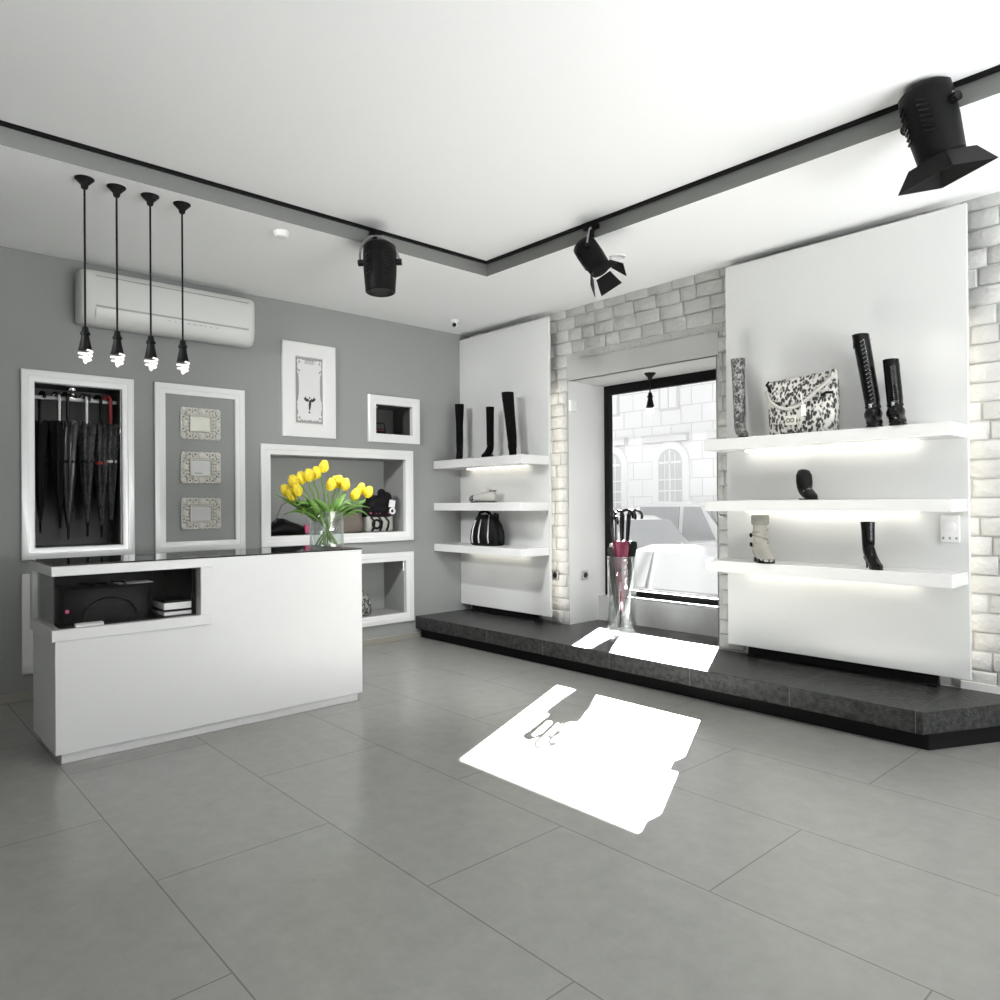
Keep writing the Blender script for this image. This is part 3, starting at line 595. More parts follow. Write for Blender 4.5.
# ------------------------------------------------------------------ umbrellas
def umbrella(label, loc, rot, L=1.12, width=.065, canopy='blackfab', handle='blackgloss', group=None, hook=.046, rim=None, tie='blackfab', hookturn=0, top=.25):
    "closed crook umbrella; the origin is the inside of the crook, the tip points down"
    t = thing('umbrella', label, 'umbrella', loc, group=group, rot=rot)
    q = Matrix.Rotation(hookturn, 3, 'Z'); b = MB(); sx = hook
    pts = [q @ Vector((hook*math.cos(a)+0, 0, hook*math.sin(a)-hook*0)) for a in [PI*1.12-PI*1.12*i/14 for i in range(15)]] + [q @ Vector((sx, 0, z)) for z in (-.06, -top-.01)]
    b.tube(pts, [.010]+[.0130]*15+[.011], 8); b.build('handle', handle, t, smooth=True)
    cx = q @ Vector((sx, 0, 0)); b = MB(); b.tube([cx+Vector((0, 0, -.13)), cx+Vector((0, 0, -L+.10))], .006, 8); b.build('shaft', 'steel', t, smooth=True)
    b = MB(); rings = []; n = 32; zt, zb = -top, -L+.09
    for u, r in ((0, .45), (.008, .95), (.05, 1.06), (.12, 1.0), (.3, .86), (.5, .70), (.7, .50), (.85, .34), (.96, .19), (1.0, .10)):
        z = zt+(zb-zt)*u; ring = []
        for k in range(n):
            th = 2*PI*k/n; rr = width*r*(1+.16*math.cos(8*th+u*3)+.08*math.sin(3*th+u*4)) ; ring.append(cx+Vector((rr*math.cos(th), rr*math.sin(th)*.8, z+(.012*math.cos(8*th) if u < .02 else 0))))
        rings.append(ring)
    b.loft(rings); b.build('canopy', canopy, t, smooth=True, angle=70)
    b = MB(); zz = zt+(zb-zt)*.38; b.lathe([(width*.80, -.012), (width*.84, 0), (width*.80, .012)], 20, cx+Vector((0, 0, zz)), Matrix.Diagonal((1, .82, 1))); b.build('tie_strap', tie, t, smooth=True)
    b = MB(); b.lathe([(.003, -L), (.007, -L+.01), (.009, -L+.10), (.012, -L+.11)], 10, cx); b.build('ferrule', 'blackgloss', t, smooth=True)
    return t
HG = 'umbrellas hanging in the dark niche'; ZR = 2.37
hang = [(-4.183, 1.10, .070, 'blackfab', 'blackgloss', 'leftmost black umbrella hanging in the dark niche, crook handle', -.02, 'blackfab'),
        (-4.092, 1.06, .062, 'blackfab', 'chrome', 'black umbrella with slim silver handle, second from left in the niche', .01, 'blackfab'),
        (-4.029, 1.14, .066, 'darkumb', 'blackgloss', 'dark umbrella with a shiny grey flank, third from left in the niche', .02, 'blackfab'),
        (-3.971, 1.16, .078, 'umbprint', 'blackgloss', 'patterned black umbrella in the middle of the niche, knobbly handle', -.03, 'blackfab'),
        (-3.898, 1.13, .058, 'umbprint', 'chrome', 'patterned umbrella with thin silver handle, right of the middle', .03, 'blackfab'),
        (-3.846, 1.14, .056, 'blackfab', 'steel', 'plain black umbrella with grey steel handle, third from the right', -.01, 'blackfab'),
        (-3.786, 1.15, .062, 'umbprint', 'blackgloss', 'dark umbrella with red piping and white tag, second from right', .0, 'reddetail'),
        (-3.718, 1.11, .058, 'umbprint', 'reddetail', 'rightmost umbrella in the niche, with a dark red handle', .02, 'ivory')]
for px, L_, w_, cn, hn, lab, dx, tie in hang:
    umbrella(lab, (-.15+dx, px, ZR+.008), (0, 0, random.uniform(-.4, .4)), L_, w_*1.22, cn, hn, HG, hook=.036, tie=tie, top=.20, hookturn=PI+.5 if dx < 0 else .3)
# glass umbrella stand under the window
SXc, SYc = 2.305, .09
t = thing('umbrella_stand', 'tall clear glass cylinder holding umbrellas on the stone step by the window', 'umbrella stand', (SXc, SYc, PT))
b = MB(); R_, Hs = .135, .735
b.lathe([(R_-.004, 0.001), (R_, .006), (R_, Hs), (R_-.004, Hs+.004), (R_-.008, Hs), (R_-.008, .035), (.001, .03)], 40, cap1=False); b.build('glass_cylinder', 'standglass', t, smooth=True, angle=50)
b = MB(); b.torus((0, 0, Hs+.001), R_-.004, .006, None, 40, 6); b.build('glass_rim', 'standglass', t, smooth=True); b = MB(); b.torus((0, 0, .014), R_-.008, .013, None, 40, 6); b.build('glass_base', 'standglass', t, smooth=True)
SG = 'umbrellas in the glass stand'
for (dx, dy, lx, ly, zt, L_, w_, cn, hn, lab, ht) in (
    (.045, -.062, -.04, .06, 1.428, 1.02, .071, 'bag', 'blackgloss', 'wine red umbrella standing at the front of the glass cylinder', 3.5),
    (.085, .02, -.10, .0, 1.424, 1.06, .078, 'blackfab', 'blackgloss', 'black umbrella at the right of the glass cylinder, crook turned right', 3.98),
    (-.09, .03, .04, -.03, 1.405, 1.05, .066, 'greyumb', 'blackgloss', 'silver grey umbrella at the left inside the glass cylinder', 2.2),
    (-.03, .07, .0, -.05, 1.42, 1.04, .062, 'umbprint', 'blackgloss', 'patterned umbrella at the back of the glass cylinder, crook turned left', .9),
    (.02, .075, -.02, -.06, 1.415, 1.05, .062, 'greyumb', 'blackgloss', 'pale umbrella behind the wine red one in the glass cylinder', 4.7),
    (-.085, -.03, .05, .02, 1.37, 1.0, .060, 'umbprint', 'blackgloss', 'dark patterned umbrella leaning at the left rim of the glass cylinder', 2.7)):
    umbrella(lab, (SXc+dx-.058*math.cos(ht), SYc+dy-.058*math.sin(ht), zt-.065), (ly*1.0, -lx*1.0, 0), L_, w_, cn, hn, SG, hook=.058, hookturn=ht, top=.245, tie='blackfab')

# ------------------------------------------------------------------ boots and shoes
def boot(label, loc, rz, h, m, group, s=1.0, shaft=(.060, .050), ankle=.046, lean=0.0, heel='block', sole='blackgloss', name='boot', cuff=None, wob=0.0, slant=0.0, sidelean=0.0, fw_=1.0):
    "one boot, toe along local +x; h = height of the shaft top"
    t = thing(name, label, 'boot', loc, rz, group); st, sb = shaft; hs = .075*s if heel == 'stiletto' else .035*s if heel == 'block' else .012*s
    R = []   # (x, z, tilt, half length, half width)
    for u in (0, .25, .5, .75, .92):
        z = h+(.165*s-h)*u; w = st+(ankle*1.05-st)*u
        R.append((lean*(1-u)*h, z, 0, w*(1+wob*math.sin(u*17)), w*.88*(1+wob*math.cos(u*19)), sidelean*(1-u)*h))
    ho = hs
    R += [(-.004*s, .125*s+ho*.5, 8, ankle*1.06, ankle*.86, 0), (.002*s, .098*s+ho*.6, 22, ankle*1.18, ankle*.88, 0), (.016*s, .075*s+ho*.55, 42, ankle*1.28, ankle*.86, 0), (.045*s, .056*s+ho*.4, 62, .049*s, .040*s, 0), (.085*s, .042*s+ho*.15, 80, .039*s, .040*s, 0), (.125*s, .031*s, 88, .029*s, .041*s, 0), (.155*s, .025*s, 90, .022*s, .034*s, 0), (.178*s, .020*s, 90, .014*s, .020*s, 0), (.186*s, .018*s, 90, .006*s, .009*s, 0)]
    R = R[:7] + [(x, z, tl, a, w*fw_, sy) for x, z, tl, a, w, sy in R[7:]]
    n = 18; rings = []
    inner = [(R[0][0], R[0][1]-.09, 0, R[0][3]*.86, R[0][4]*.86, R[0][5]), (R[0][0], R[0][1]-.003, 0, R[0][3]*.90, R[0][4]*.90, R[0][5])]
    for i, (x, z, tl, a, w, sy) in enumerate(inner+R):
        c, sn = math.cos(math.radians(tl)), math.sin(math.radians(tl)); ring = []
        for k in range(n):
            th = 2*PI*k/n; ring.append((x+a*math.cos(th)*c, w*math.sin(th)+sy, max(.008*s, z+a*math.cos(th)*sn+(slant*math.cos(th)*a if i < 4 else 0))))
        rings.append(ring)
    b = MB(); b.loft(rings); b.build('upper', m, t, smooth=True, angle=80)
    b = MB(); out = [(-.030, -.026), (.0, -.032), (.05, -.030), (.10, -.042), (.14, -.040), (.172, -.024), (.188, 0), (.172, .024), (.14, .040), (.10, .042), (.05, .030), (.0, .032), (-.030, .026), (-.042, 0)]
    zz = lambda x: (hs*max(0, min(1, (.085-x)/.085)) if heel != 'flat' else 0)
    b.loft([[(x*s, y*s*fw_, zz(x)+k) for x, y in out] for k in (.0005, (.028 if heel == 'flat' and fw_ > 1 else .012)*s)]); b.build('sole', sole, t)
    if heel == 'block':
        b = MB(); b.loft([[(x*s*f, y*s*f, z) for x, y in ((-.034, -.026), (.018, -.028), (.018, .028), (-.034, .026))] for z, f in ((.0006, .92), (hs+.004, 1.0))]); b.build('heel', sole, t, bevel=.002)
    elif heel == 'stiletto':
        b = MB(); b.lathe([(.007*s, .0006), (.008*s, hs*.5), (.02*s, hs+.004)], 12, (-.026*s, 0, 0)); b.build('heel', sole, t, smooth=True)
    if cuff:
        b = MB(); b.lathe([(st*1.0, h-.075), (st*1.12, h-.065), (st*1.12, h-.008), (st*1.02, h), (st*.9, h-.01)], 20, (lean*h, sidelean*h, 0), Matrix.Diagonal((1, .9, 1)), cap0=False, cap1=False); b.build('knit_cuff', cuff, t, smooth=True)
    return t
S1, S2, S3 = 1.9765, 1.4993, 1.0364
LB = 'tall black boots on the corner shelf'
def band(t, nm, m, z, r, h=.012, x=0, y=0, buck=None):
    b = MB(); b.lathe([(r, -h/2), (r*1.04, 0), (r, h/2)], 18, (x, y, z), Matrix.Diagonal((1, .88, 1)), cap0=False, cap1=False); o = b.build(nm, m, t, smooth=True)
    if buck:
        b = MB(); b.box((x+r*.72, y-r*.55, z-.014), (x+r*1.03, y-r*.22, z+.014)); b.build('buckle', buck, o, bevel=.002)
bt = boot('tall black suede boot nearest the grey wall on the corner shelf', (0.245, -.2, S1), -.72, .635, 'suede', LB, .95, (.056, .05), .042, wob=.07); band(bt, 'ankle_strap', 'blackleather', .15, .047)
bt = boot('shortest tall black boot, in the middle of the corner shelf', (0.767, -.2, S1), -1.25, .552, 'suede', LB, .9, (.048, .05), .040, wob=.04); band(bt, 'ankle_strap', 'blackleather', .15, .045)
bt = boot('tallest black boot, rightmost on the corner shelf, leaning', (1.114, -.2, S1), -.72, .668, 'suede', LB, 1.0, (.072, .05), .054, lean=.0, sidelean=-.07, wob=.02); band(bt, 'ankle_strap', 'blackleather', .15, .052)
# light shoe with ribbon bow
t = thing('shoe', 'pale grey shoe with a ribbon bow on the middle corner shelf', 'shoe', (.66, -.21, S2-.0005), PI+.35)
b = MB(); rings = []
for x, z, a, w in ((-.15, .05, .030, .030), (-.13, .05, .046, .046), (-.07, .048, .046, .052), (0, .045, .042, .055), (.06, .040, .037, .060), (.12, .030, .028, .052), (.155, .022, .018, .030), (.165, .02, .006, .01)):
    rings.append([(x, w*math.sin(2*PI*k/16), max(.008, z+a*math.cos(2*PI*k/16))) for k in range(16)])
rings = [[(x, y, z*1.35) for x, y, z in r] for r in rings]; b.loft(rings); b.build('upper', 'cream', t, smooth=True, angle=80)
b = MB(); b.ell((.12, 0, .040), (.052, .062, .046)); b.build('toe_cap', 'snake', t, smooth=True)
b = MB(); b.loft([[(x, y, z) for x, y in ((-.15, -.028), (-.05, -.04), (.06, -.056), (.13, -.045), (.165, 0), (.13, .045), (.06, .056), (-.05, .04), (-.15, .028))] for z in (.0008, .010)]); b.build('sole', 'blackgloss', t)
b = MB(); b.loft([[(-.105+.055*math.cos(2*PI*k/14), .034*math.sin(2*PI*k/14), z) for k in range(14)] for z in (.120, .133)]); b.build('opening', 'brown', t)
b = MB()
for a in (-.9, -.3, .4, 1.0): b.loft([[(-.10+x*math.cos(a)*.5, y*.6+x*math.sin(a)*.5, z) for x, y, z in ((u*.13, w, .09+u*.10-u*u*.03), (u*.13, -w, .095+u*.10-u*u*.03))] for u, w in ((0, .008), (.4, .030), (.8, .034), (1.0, .012))], False, False, close=False)
b.build('ribbon_bow', 'ivory', t, smooth=True, solid=.003)
# ribbed black bag
t = thing('handbag', 'black ribbed handbag with silver zips on the lowest corner shelf', 'handbag', (.715, -.2, S3-.0005), .25)
b = MB(); rings = []
for z, sc, dp in ((0.001, .90, .80), (.015, .98, .95), (.08, 1.0, 1.0), (.16, .95, .95), (.23, .82, .85), (.29, .62, .70), (.325, .48, .50), (.335, .3, .3)):
    rings.append([(.205*sc*math.cos(a)*(1+.05*math.cos(9*a)), .125*dp*math.sin(a)*(1+.07*math.cos(9*a)), z) for a in [2*PI*k/54 for k in range(54)]])
b.loft(rings); b.build('bag_body', 'blackleather', t, smooth=True, angle=60)
for x, kk in ((-.12, .25), (-.035, .31), (.085, .33)):
    b = MB(); b.tube([(x*1.02, -.118, .03), (x, -.128, .10), (x*.95, -.112, .19), (x*.82, -.085, .27), (x*.7, -.055, kk)], .0075, 6); b.build('zip', 'steel', t, smooth=True)
b = MB(); b.tube([(-.10, -.03, .30), (-.07, -.04, .355), (0, -.04, .372), (.05, -.04, .35), (.07, -.03, .31)], .017, 8); b.tube([(.07, .0, .30), (.10, .0, .345), (.13, 0, .335), (.135, 0, .26)], .014, 8); b.tube([(-.12, 0, .25), (-.155, 0, .285), (-.14, 0, .30), (-.1, 0, .29)], .010, 8); b.build('handle', 'blackleather', t, smooth=True)

# things on the wide shelf panel
RB = 'boots on the wide shelf panel'
boot('tall grey snake-print boot at the left end of the top wide shelf', (3.685, -.17, S1+.0045), -.82, .635, 'snake', RB, .92, (.060, .05), .048, lean=-.07, heel='flat', wob=.02)
t = thing('handbag', 'large grey leopard-print handbag standing on the top wide shelf', 'handbag', (4.19, -.17, S1+.0045), .03)
b = MB(); rings = rbox_rings(.50, .17, [(0.0005, .94, .80, 0), (.02, .97, .95, 0), (.16, .99, 1, 0), (.30, 1.0, .78, 0), (.39, .99, .42, 0), (.415, .97, .25, 0)], 40, 4)
rings = [[(x, y, z + (.05*(x/.25)**2*.35+.02*x/.25 if z > .28 else 0)) for x, y, z in r] for r in rings]
b.loft(rings); body = b.build('bag_body', 'leop', t, smooth=True, angle=60)
def flapz(x): return .415 + .05*(x/.25)**2*.35 + .02*x/.25
b = MB(); rows = []
edge = [(-.245, .335), (-.21, .255), (-.15, .205), (-.08, .185), (-.0, .20), (.06, .235), (.12, .285), (.18, .335), (.225, .385), (.243, .42)]
for x, z in edge: rows.append([(x, -.088 if z < .3 else -.088+(z-.3)*.45, z), (x, -.058, max(z+.01, .335+(.03*x/.25))), (x, -.022, flapz(x)-.004)])
b.loft(rows, False, False, close=False); b.build('flap', 'leop', t, smooth=True, solid=.004)
b = MB(); rows = []
for i, (x, z) in enumerate(edge):
    y = -.094 if z < .3 else -.094+(z-.3)*.45; w = .013
    dx, dz = (edge[min(i+1, 9)][0]-edge[max(i-1, 0)][0], edge[min(i+1, 9)][1]-edge[max(i-1, 0)][1]); l = math.hypot(dx, dz); nx, nz = -dz/l*w, dx/l*w
    rows.append([(x+nx, y, z+nz), (x-nx, y, z-nz)])
b.loft(rows, False, False, close=False); b.build('flap_edging', 'cream', t, smooth=True, solid=.005)
b = MB(); b.box((-.092, -.100, .065), (-.012, -.084, .135)); b.build('lock_plate', 'ivory', t, bevel=.006)
b = MB()
for x in (-.067, -.037): b.torus((x, -.101, .10), .013, .005, Matrix.Rotation(PI/2, 3, 'X'), 14, 6)
b.build('ring_clasp', 'greydark', t, smooth=True)
b = MB(); b.box((.028, -.106, .125), (.062, -.098, .205)); b.tube([(.045, -.102, .205), (.03, -.10, .25), (.02, -.085, .30)], .004, 6); b.build('hang_tag', 'paper', t)
b = MB(); b.tube([(-.245, -.02, .41), (-.262, -.03, .385), (-.235, -.055, .365), (-.215, -.07, .33)], .011, 8); b.tube([(.165, -.075, .262), (.20, -.088, .275), (.245, -.07, .275)], .010, 8); b.build('strap_loops', 'blackleather', t, smooth=True)
def lace(t, h, r, lean, side):
    b = MB()
    for i in range(17):
        z = .14+(h-.20)*i/16; u = 1-(z-.165)/(h-.165); x = lean*(1-u)*h*.98; yy = side*(1-u)*h; rr = r*(1.03-.07*u)
        for s in (-1, 1): b.ell((x+rr*.985, yy+s*.012, z), (.0042, .0042, .0042), n=6, m=4)
        b.tube([(x+rr*.985, yy-.012, z), (x+rr*1.01, yy, z+.008), (x+rr*.985, yy+.012, z+.016)], .0014, 4)
    b.build('laces', 'lacemetal', t, smooth=True)
    b = MB(); b.torus((side*0, side*h*1.0+r*.86, h-.05), .014, .003, Matrix.Rotation(PI/2, 3, 'Y'), 12, 5); b.build('pull_ring', 'chrome', t, smooth=True)
A = boot('tallest black lace-up boot on the top wide shelf, leaning left', (4.675, -.17, S1+.0045), -1.15, .655, 'patent', RB, 1.0, (.062, .05), .054, lean=-.04, sidelean=-.11, fw_=1.25); lace(A, .655, .060, -.04, -.11); band(A, 'ankle_strap', 'blackleather', .150, .056, .016, buck='chrome')
B = boot('shorter black lace-up boot standing right of the tallest one', (4.815, -.17, S1+.0045), -1.1, .455, 'patent', RB, 1.0, (.056, .05), .054, lean=-.02, sidelean=-.05, fw_=1.25); lace(B, .455, .055, -.02, -.05); band(B, 'ankle_strap', 'blackleather', .150, .056, .016, buck='chrome')
# ankle boot with a high rounded back, seen from the front
t = thing('ankle_boot', 'low black ankle boot with rounded tongue on the middle wide shelf', 'boot', (4.195, -.17, S2+.002), -.75, RB)
b = MB(); rings = []
for x, z, tl, a, w in ((-.018, .225, -6, .020, .018), (-.014, .215, -4, .034, .040), (-.008, .180, 0, .048, .056), (-.002, .13, 4, .052, .058), (.004, .095, 18, .056, .052), (.016, .072, 42, .056, .046), (.045, .054, 64, .048, .042), (.085, .04, 82, .037, .043), (.12, .030, 88, .027, .044), (.15, .022, 90, .017, .034), (.162, .018, 90, .006, .012)):
    c, sn = math.cos(math.radians(tl)), math.sin(math.radians(tl)); rings.append([(x+a*math.cos(2*PI*k/18)*c, w*math.sin(2*PI*k/18), max(.008, z+a*math.cos(2*PI*k/18)*sn)) for k in range(18)])
b.loft(rings); b.build('upper', 'blackleather', t, smooth=True, angle=80)
b = MB(); b.loft([[(x, y, z) for x, y in ((-.035, -.03), (.05, -.034), (.10, -.045), (.14, -.04), (.165, 0), (.14, .04), (.10, .045), (.05, .034), (-.035, .03))] for z in (.0008, .012)]); b.build('sole', 'blackgloss', t)
b = MB(); b.tube([(.072, -.040, .060), (.088, 0, .082), (.072, .040, .060)], .006, 6); b.build('toe_strap', 'greydark', t, smooth=True)
G = boot('grey suede boot with knitted cuff and straps on the lowest wide shelf', (3.85, -.175, S3-.0035), -.80, .355, 'grey', RB, 1.15, (.064, .05), .058, heel='flat', sole='blackleather', cuff='greydark', wob=.05, fw_=1.3)
for z, r in ((.235, .059), (.185, .058), (.13, .060)):
    b = MB(); b.lathe([(r, -.007), (r*1.05, 0), (r, .007)], 18, (0, 0, z), Matrix.Rotation(.25 if z != .185 else -.3, 3, 'X'), cap0=False, cap1=False); b.build('strap', 'greydark', G, smooth=True)
b = MB(); b.ell((-.03, -.062, .20), (.016, .012, .018)); b.ell((-.02, -.064, .13), (.016, .012, .018)); b.build('strap_buckles', 'blackgloss', G, smooth=True)
boot('shiny black patent heeled boot on the lowest wide shelf, toe to the right', (4.645, -.19, S3-.0035), -.78, .315, 'patent', RB, .92, (.050, .04), .042, lean=-.03, heel='stiletto', sole='blackgloss', wob=.03)

# ------------------------------------------------------------------ bags in the niches
t = thing('handbag', 'small black purse with an upright handle in the little dark niche', 'handbag', (-.13, -1.065, 2.2465), 1.35)
b = MB(); b.loft(rbox_rings(.22, .09, [(0, .95, .8, 0), (.02, 1, 1, 0), (.05, .97, .9, 0), (.065, .9, .5, 0)])); b.build('bag_body', 'blackleather', t, smooth=True, angle=60)
b = MB(); b.tube([(-.10, -.02, .05), (-.085, -.02, .125), (.085, -.02, .125), (.10, -.02, .05)], .008, 8); b.build('handle', 'blackgloss', t, smooth=True)
b = MB(); b.tube([(-.075, -.045, .045), (.075, -.045, .045)], .004, 6); b.build('red_piping', 'reddetail', t)
t = thing('handbag', 'black crumpled clutch lying at the left in the wide niche', 'handbag', (-.16, -2.15, 1.1886), PI/2)
b = MB(); rings = []
for x, h, d in ((-.235, .03, .05), (-.20, .07, .09), (-.10, .12, .12), (-.02, .165, .12), (.05, .14, .13), (.13, .115, .12), (.21, .085, .10), (.24, .04, .05)):
    rings.append([(x, d*math.sin(2*PI*k/14), max(.001, h*.5+h*.55*math.cos(2*PI*k/14)*(1+.12*math.sin(3*k+x*40)))) for k in range(14)])
b.loft(rings); b.build('bag_body', 'blackleather', t, smooth=True, angle=60)
b = MB(); b.box((.20, -.105, .02), (.245, -.06, .10)); b.build('pink_tag', 'pink', t, bevel=.006)
b = MB(); b.tube([(-.1, -.03, .1), (-.02, -.05, .30), (.04, -.05, .33), (.10, -.04, .32)], .006, 6); b.build('handle', 'greydark', t, smooth=True)
t = thing('handbag', 'taupe rounded handbag in the wide niche, half hidden behind the vase', 'handbag', (-.14, -1.42, 1.1886), PI/2)
b = MB(); b.loft(rbox_rings(.36, .16, [(0, .9, .8, 0), (.02, 1, 1, 0), (.12, .98, 1, 0), (.2, .8, .8, 0), (.24, .5, .4, 0)], p=2.6)); b.build('bag_body', 'brown', t, smooth=True, angle=60)
b = MB(); b.tube([(-.1, -.03, .2), (-.07, -.03, .30), (.07, -.03, .30), (.1, -.03, .2)], .008, 8); b.build('handle', 'brown', t, smooth=True)
t = thing('handbag', 'black and white handbag with a big dark bow at the right in the wide niche', 'handbag', (-.17, -1.03, 1.1886), PI/2-.1)
b = MB(); b.loft(rbox_rings(.34, .17, [(0, .94, .8, 0), (.02, 1, 1, 0), (.16, .98, .95, 0), (.19, .94, .9, 0)])); b.build('white_base', 'cream', t, smooth=True, angle=60)
b = MB(); b.loft(rbox_rings(.35, .175, [(.16, .98, .98, 0), (.22, 1.02, 1.05, 0), (.32, .95, 1, .0), (.38, .80, .75, .02), (.40, .6, .4, .02)], p=2.6)); b.build('black_body', 'blackfab', t, smooth=True, angle=60)
b = MB()
for x in (-.11, -.02, .06): b.tube([(x, -.090, .012), (x+.02, -.094, .05), (x+.03, -.093, .11), (x-.015, -.093, .165)], .012, 8)
b.torus((-.055, -.09, .085), .045, .013, Matrix.Rotation(PI/2, 3, 'X'), 16, 8); b.build('scroll_print', 'blackgloss', t, smooth=True)
b = MB()
for c, r in (((-.10, -.10, .30), (.07, .03, .055)), ((.0, -.105, .33), (.065, .03, .07)), ((-.03, -.11, .25), (.08, .03, .045)), ((.08, -.09, .38), (.045, .03, .06)), ((.02, -.06, .42), (.05, .03, .05))): b.ell(c, r, Matrix.Rotation(random.uniform(-.6, .6), 3, 'Y'))
b.build('bow', 'blackfab', t, smooth=True)
b = MB(); b.box((.085, -.118, .265), (.155, -.108, .345), rot=Matrix.Rotation(.15, 3, 'Y')); b.torus((.13, -.10, .225), .028, .011, Matrix.Rotation(PI/2, 3, 'X'), 14, 8); b.build('white_tag', 'paper', t)
b = MB()
for x in (-.13, -.06, -.02, .09): b.ell((x, -.100, .205), (.011, .006, .010))
b.build('pink_studs', 'pink', t)
t = thing('handbag', 'zebra-print bag in the low niche beside the counter end', 'handbag', (-.16, -1.36, .2986), PI/2)
b = MB(); b.loft(rbox_rings(.46, .20, [(0, .9, .8, 0), (.03, 1, 1, 0), (.12, .97, 1, 0), (.22, .78, .85, 0), (.30, .5, .6, -.03), (.33, .3, .3, -.04)], p=2.4)); b.build('bag_body', 'zebra', t, smooth=True, angle=60)
b = MB(); b.tube([(-.14, -.05, .24), (-.10, -.06, .37), (.02, -.06, .36), (.08, -.05, .24)], .012, 8); b.build('handle', 'blackleather', t, smooth=True)

# ------------------------------------------------------------------ the street outside
GZ = -.5
b = MB(); b.box((-16, .92, GZ-.1), (12, 9.2, GZ)); struct(b.build('street_ground', 'road'))
t = thing('building', 'pale stone building with arched windows across the street', 'building', (-3.25, 9, GZ)); FH = 5.55-GZ
b = sheet_with_holes(-9, 13, 0, FH, [], lambda a, z: (a, 0, z)); b.bm.free(); b = MB(); b.box((-9, .0, 0), (13, .5, FH)); b.build('wall', 'facade', t)
b = MB()
z = 0
while z < FH-.3:
    b.box((-9, -.006, z), (13, .001, z+.018)); z += .42
for i in range(-16, 24):
    for k in range(14): b.box((i*.55+(k % 2)*.27, -.006, k*.42+.01), (i*.55+(k % 2)*.27+.016, .001, k*.42+.42))
b.build('stone_joints', 'facadetrim', t)
for k in range(-3, 6):
    cx = k*1.76; b = MB(); w = .325; zs = 2.85-.33; arc = [(cx+w*math.cos(a), zs-GZ*0+w*math.sin(a)) for a in [PI*i/16 for i in range(17)]]
    zb_ = 1.35-GZ; zs_ = 2.40-GZ
    def arch(w, z0): return [(cx+w, z0)] + [(cx+w*math.cos(a), zs_+w*math.sin(a)) for a in [PI*i/16 for i in range(17)]] + [(cx-w, z0)]
    b = MB(); b.loft([[(x, -.05, z) for x, z in arch(.50, zb_)], [(x, .01, z) for x, z in arch(.50, zb_)]]); f = b.build('window', 'facade', t)
    b = MB(); b.loft([[(x, -.056, z) for x, z in arch(.325, zb_)], [(x, .0, z) for x, z in arch(.325, zb_)]]); b.build('arched_pane', 'facadewin', f)
    b = MB(); b.box((cx-.30, -.064, zs_-.02), (cx+.30, -.050, zs_+.03)); b.box((cx-.02, -.064, zb_), (cx+.02, -.050, zs_+.30))
    for i in range(3): b.box((cx-.32, -.060, zb_+.12+i*.26), (cx+.32, -.050, zb_+.145+i*.26))
    for i in (-2, 2): b.box((cx+i*.07-.01, -.060, zb_), (cx+i*.07+.01, -.050, zs_+.2))
    b.build('grille', 'facade', f)
    b = MB(); b.box((cx-.74, -.14, 2.89-GZ), (cx+.50, .0, 3.06-GZ)); b.build('lintel', 'facadetrim', t)
    b = MB(); b.box((cx-.32, -.03, 3.63-GZ), (cx+.24, .0, 4.45-GZ)); f = b.build('window', 'facadetrim', t)
    b = MB(); b.box((cx-.26, -.04, 3.69-GZ), (cx-.06, -.028, 4.38-GZ)); b.box((cx-.02, -.04, 3.69-GZ), (cx+.18, -.028, 4.38-GZ)); b.build('pane', 'facade', f)
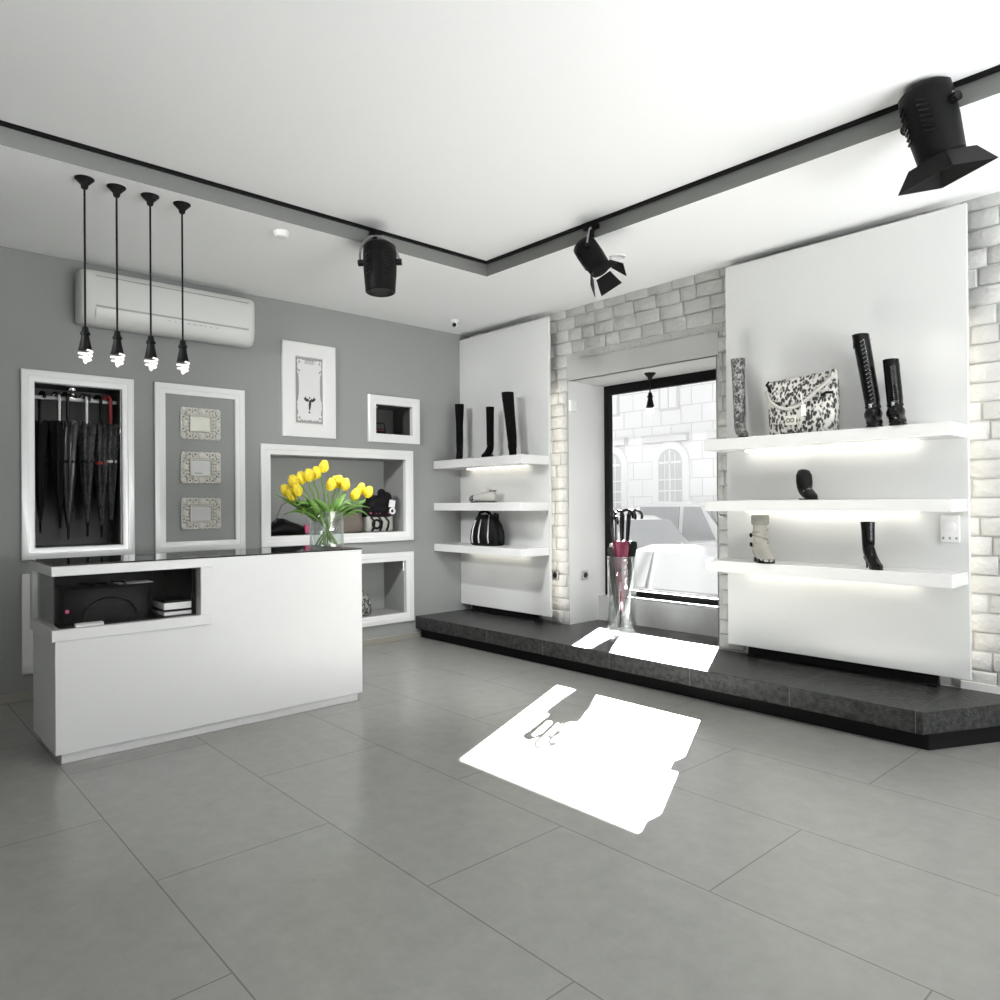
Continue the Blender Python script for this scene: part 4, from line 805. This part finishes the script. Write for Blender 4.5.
def car(label, loc, rz, paint, L=3.9, Wd=1.65, Ht=1.48):
    t = thing('car', label, 'car', loc, rz, 'parked cars in the street'); hw = Wd/2; s = L/3.9
    def ring(x, z0, z1, w, shoulder=.12): return [(x, -w*.96, z0), (x, -w, z0+.15), (x, -w, z1-shoulder), (x, -w*.82, z1), (x, w*.82, z1), (x, w, z1-shoulder), (x, w, z0+.15), (x, w*.96, z0)]
    b = MB(); b.loft([ring(x*s, z0, z1, hw*k) for x, z0, z1, k in ((-1.95, .35, .70, .80), (-1.88, .25, .88, .92), (-1.5, .2, .93, 1), (-.6, .2, .93, 1), (.6, .2, .92, 1), (1.2, .2, .86, 1), (1.7, .22, .74, .95), (1.9, .28, .62, .84), (1.97, .34, .52, .74))]); b.build('body', paint, t, smooth=True, angle=50)
    b = MB(); b.loft([[(x*s, y*hw, z) for x, y, z in ((x0, -.90, .90), (x0+d, -.70, z1), (x0+d, .70, z1), (x0, .90, .90))] for x0, d, z1 in ((-1.72, .02, .95), (-1.45, .25, Ht-.10), (-.7, .1, Ht), (.1, -.1, Ht-.02), (.55, -.22, Ht-.12), (1.12, -.02, .93))]); b.build('cabin', paint, t, smooth=True, angle=50)
    for sd in (-1, 1):
        b = MB(); b.loft([[(x*s, sd*hw*.925, .93), (xt*s, sd*hw*.745, Ht-.12)] for x, xt in ((-1.3, -1.05), (-.12, -.14))], False, False, close=False); b.loft([[(x*s, sd*hw*.925, .93), (xt*s, sd*hw*.745, Ht-.12)] for x, xt in ((-.02, -.04), (.85, .30))], False, False, close=False); b.build('side_window', 'carglass', t, solid=.03)
        b = MB(); b.box((1.80*s, sd*hw*.62-.14, .55), (1.92*s, sd*hw*.62+.14, .68)); b.build('headlight', 'facade', t, bevel=.03)
        b = MB(); b.box((.75*s, sd*(hw+.01)-.07, .93), (.9*s, sd*(hw+.01)+.07, 1.04)); b.build('mirror', paint, t, bevel=.02)
    b = MB(); b.loft([[(1.10*s, -hw*.80, .955), (1.10*s, hw*.80, .955)], [(.42*s, -hw*.66, Ht-.09), (.42*s, hw*.66, Ht-.09)]], False, False, close=False); b.build('windscreen', 'carglass', t, solid=.03)
    b = MB(); b.box((1.90*s, -.36, .42), (1.965*s, .36, .58)); b.build('grille', 'cardark', t, bevel=.02)
    for x in (-1.2*s, 1.22*s):
        for sd in (-1, 1):
            b = MB(); b.lathe([(.10, -.1), (.29, -.1), (.315, -.06), (.315, .06), (.29, .1), (.10, .1)], 20, (x, sd*(hw-.12), .316), Matrix.Rotation(PI/2, 3, 'X')); w_ = b.build('wheel', 'tyre', t, smooth=True, angle=50)
            b = MB(); b.lathe([(.2, 0), (.16, .02), (.0, .02)], 16, (x, sd*(hw-.018), .316), Matrix.Rotation(-sd*PI/2, 3, 'X')); b.build('hubcap', 'cardark', w_)
    return t
car('nearest parked car, silver, its roof and side windows just behind the window sill', (1.15, 2.75, GZ), PI, 'car1')
car('white car facing right with headlight and grille, behind the nearest car', (-1.70, 5.35, GZ), -.27, 'car2', 4.3, 1.75, 1.75)
car('parked car farthest back by the stone building, only windscreen and roof showing', (-1.75, 7.95, GZ), 0, 'car2', 4.2, 1.7, 2.0)
car('parked car at the far left behind the umbrellas, only its roof showing', (-6.3, 7.5, GZ), 0, 'car1', 4.0, 1.7, 1.95)
b = MB(); b.loft([[(x, .815, 3.45), (x, 1.93, 2.885), (x, 1.93, 2.92), (x, .815, 3.50)] for x in (-.4, 5.4)]); struct(b.build('unseen_sun_blocker', 'facade'))  # unseen overhang added to cut off the far edge of the sun patch

# ------------------------------------------------------------------ daylight, lamps and added fill lights
w = bpy.data.worlds.new('world'); scn.world = w; w.use_nodes = True
bg = w.node_tree.nodes['Background']; bg.inputs[0].default_value = (.96, .98, 1, 1); bg.inputs[1].default_value = .72
sl = bpy.data.lights.new('sun', 'SUN'); sl.energy = 230; sl.angle = math.radians(.5); so = bpy.data.objects.new('sun', sl); C.objects.link(so)
so.rotation_euler = Vector((.4794, -1, -.625)).to_track_quat('-Z', 'Y').to_euler(); so.location = (-2, 8, 8)
light('right_wall_fill', 'AREA', (RX-.05, -1.5, 2.0), 48, (.95, .975, 1), 4.0, 1.8, (0, -1.0, 2.4))  # added fill at the closed right wall, brightens the grey wall
light('upward_fill', 'AREA', (RX-.3, -1.6, 1.5), 235, (.96, .98, 1), 4.0, .9, (RX-2.3, -1.3, 4.6))  # added fill tilted upwards to brighten the ceiling
light('front_wall_fill', 'AREA', (5.6, RY+.05, 1.9), 36, (.95, .975, 1), 4.5, 1.8, (3.6, 0, 2.3))  # added fill at the closed front wall, brightens the shelf panels
light('spot_beam', 'SPOT', (2.25, -6.9, 3.45), 780, (.98, .99, 1), target=(.7, 0, 2.1), spot=.62, blend=.8, rad=.25)  # added fill spot without a fixture, brightens the room corner and narrow panel
light('spot_beam', 'SPOT', (2.04, -2.39, 3.02), 230, (.98, .99, 1), target=(1.25, -1.15, 0), spot=1.5, blend=1, rad=.06)
light('spot_beam', 'SPOT', (3.27, -1.26, 3.08), 22, (1, .97, .92), target=(3.9, -.1, 1.6), spot=1.1, blend=.6, rad=.06)
light('spot_beam', 'SPOT', (5.24, -1.12, 3.12), 18, (1, .97, .92), target=(4.5, 0, 1.5), spot=1.3, blend=.6, rad=.06)
for key, (x, y, z, e) in dict(a=(-.16, -3.97, 2.42, 1.1), b=(-.17, -1.06, 2.5, 1.0)).items(): light('niche_downlight', 'SPOT', (x, y, z), e, (1, .96, .9), target=(x, y, 0), spot=1.6, blend=.7, rad=.03)

scn.view_settings.view_transform = 'Standard'; scn.view_settings.look = 'None'; scn.view_settings.exposure = .34; scn.view_settings.gamma = 1
scn.view_settings.use_curve_mapping = False
cy = scn.cycles; cy.use_denoising = True; cy.max_bounces = 10; cy.diffuse_bounces = 5; cy.glossy_bounces = 4; cy.transparent_max_bounces = 16; cy.transmission_bounces = 6
cy.caustics_reflective = False; cy.caustics_refractive = False; cy.sample_clamp_indirect = 6
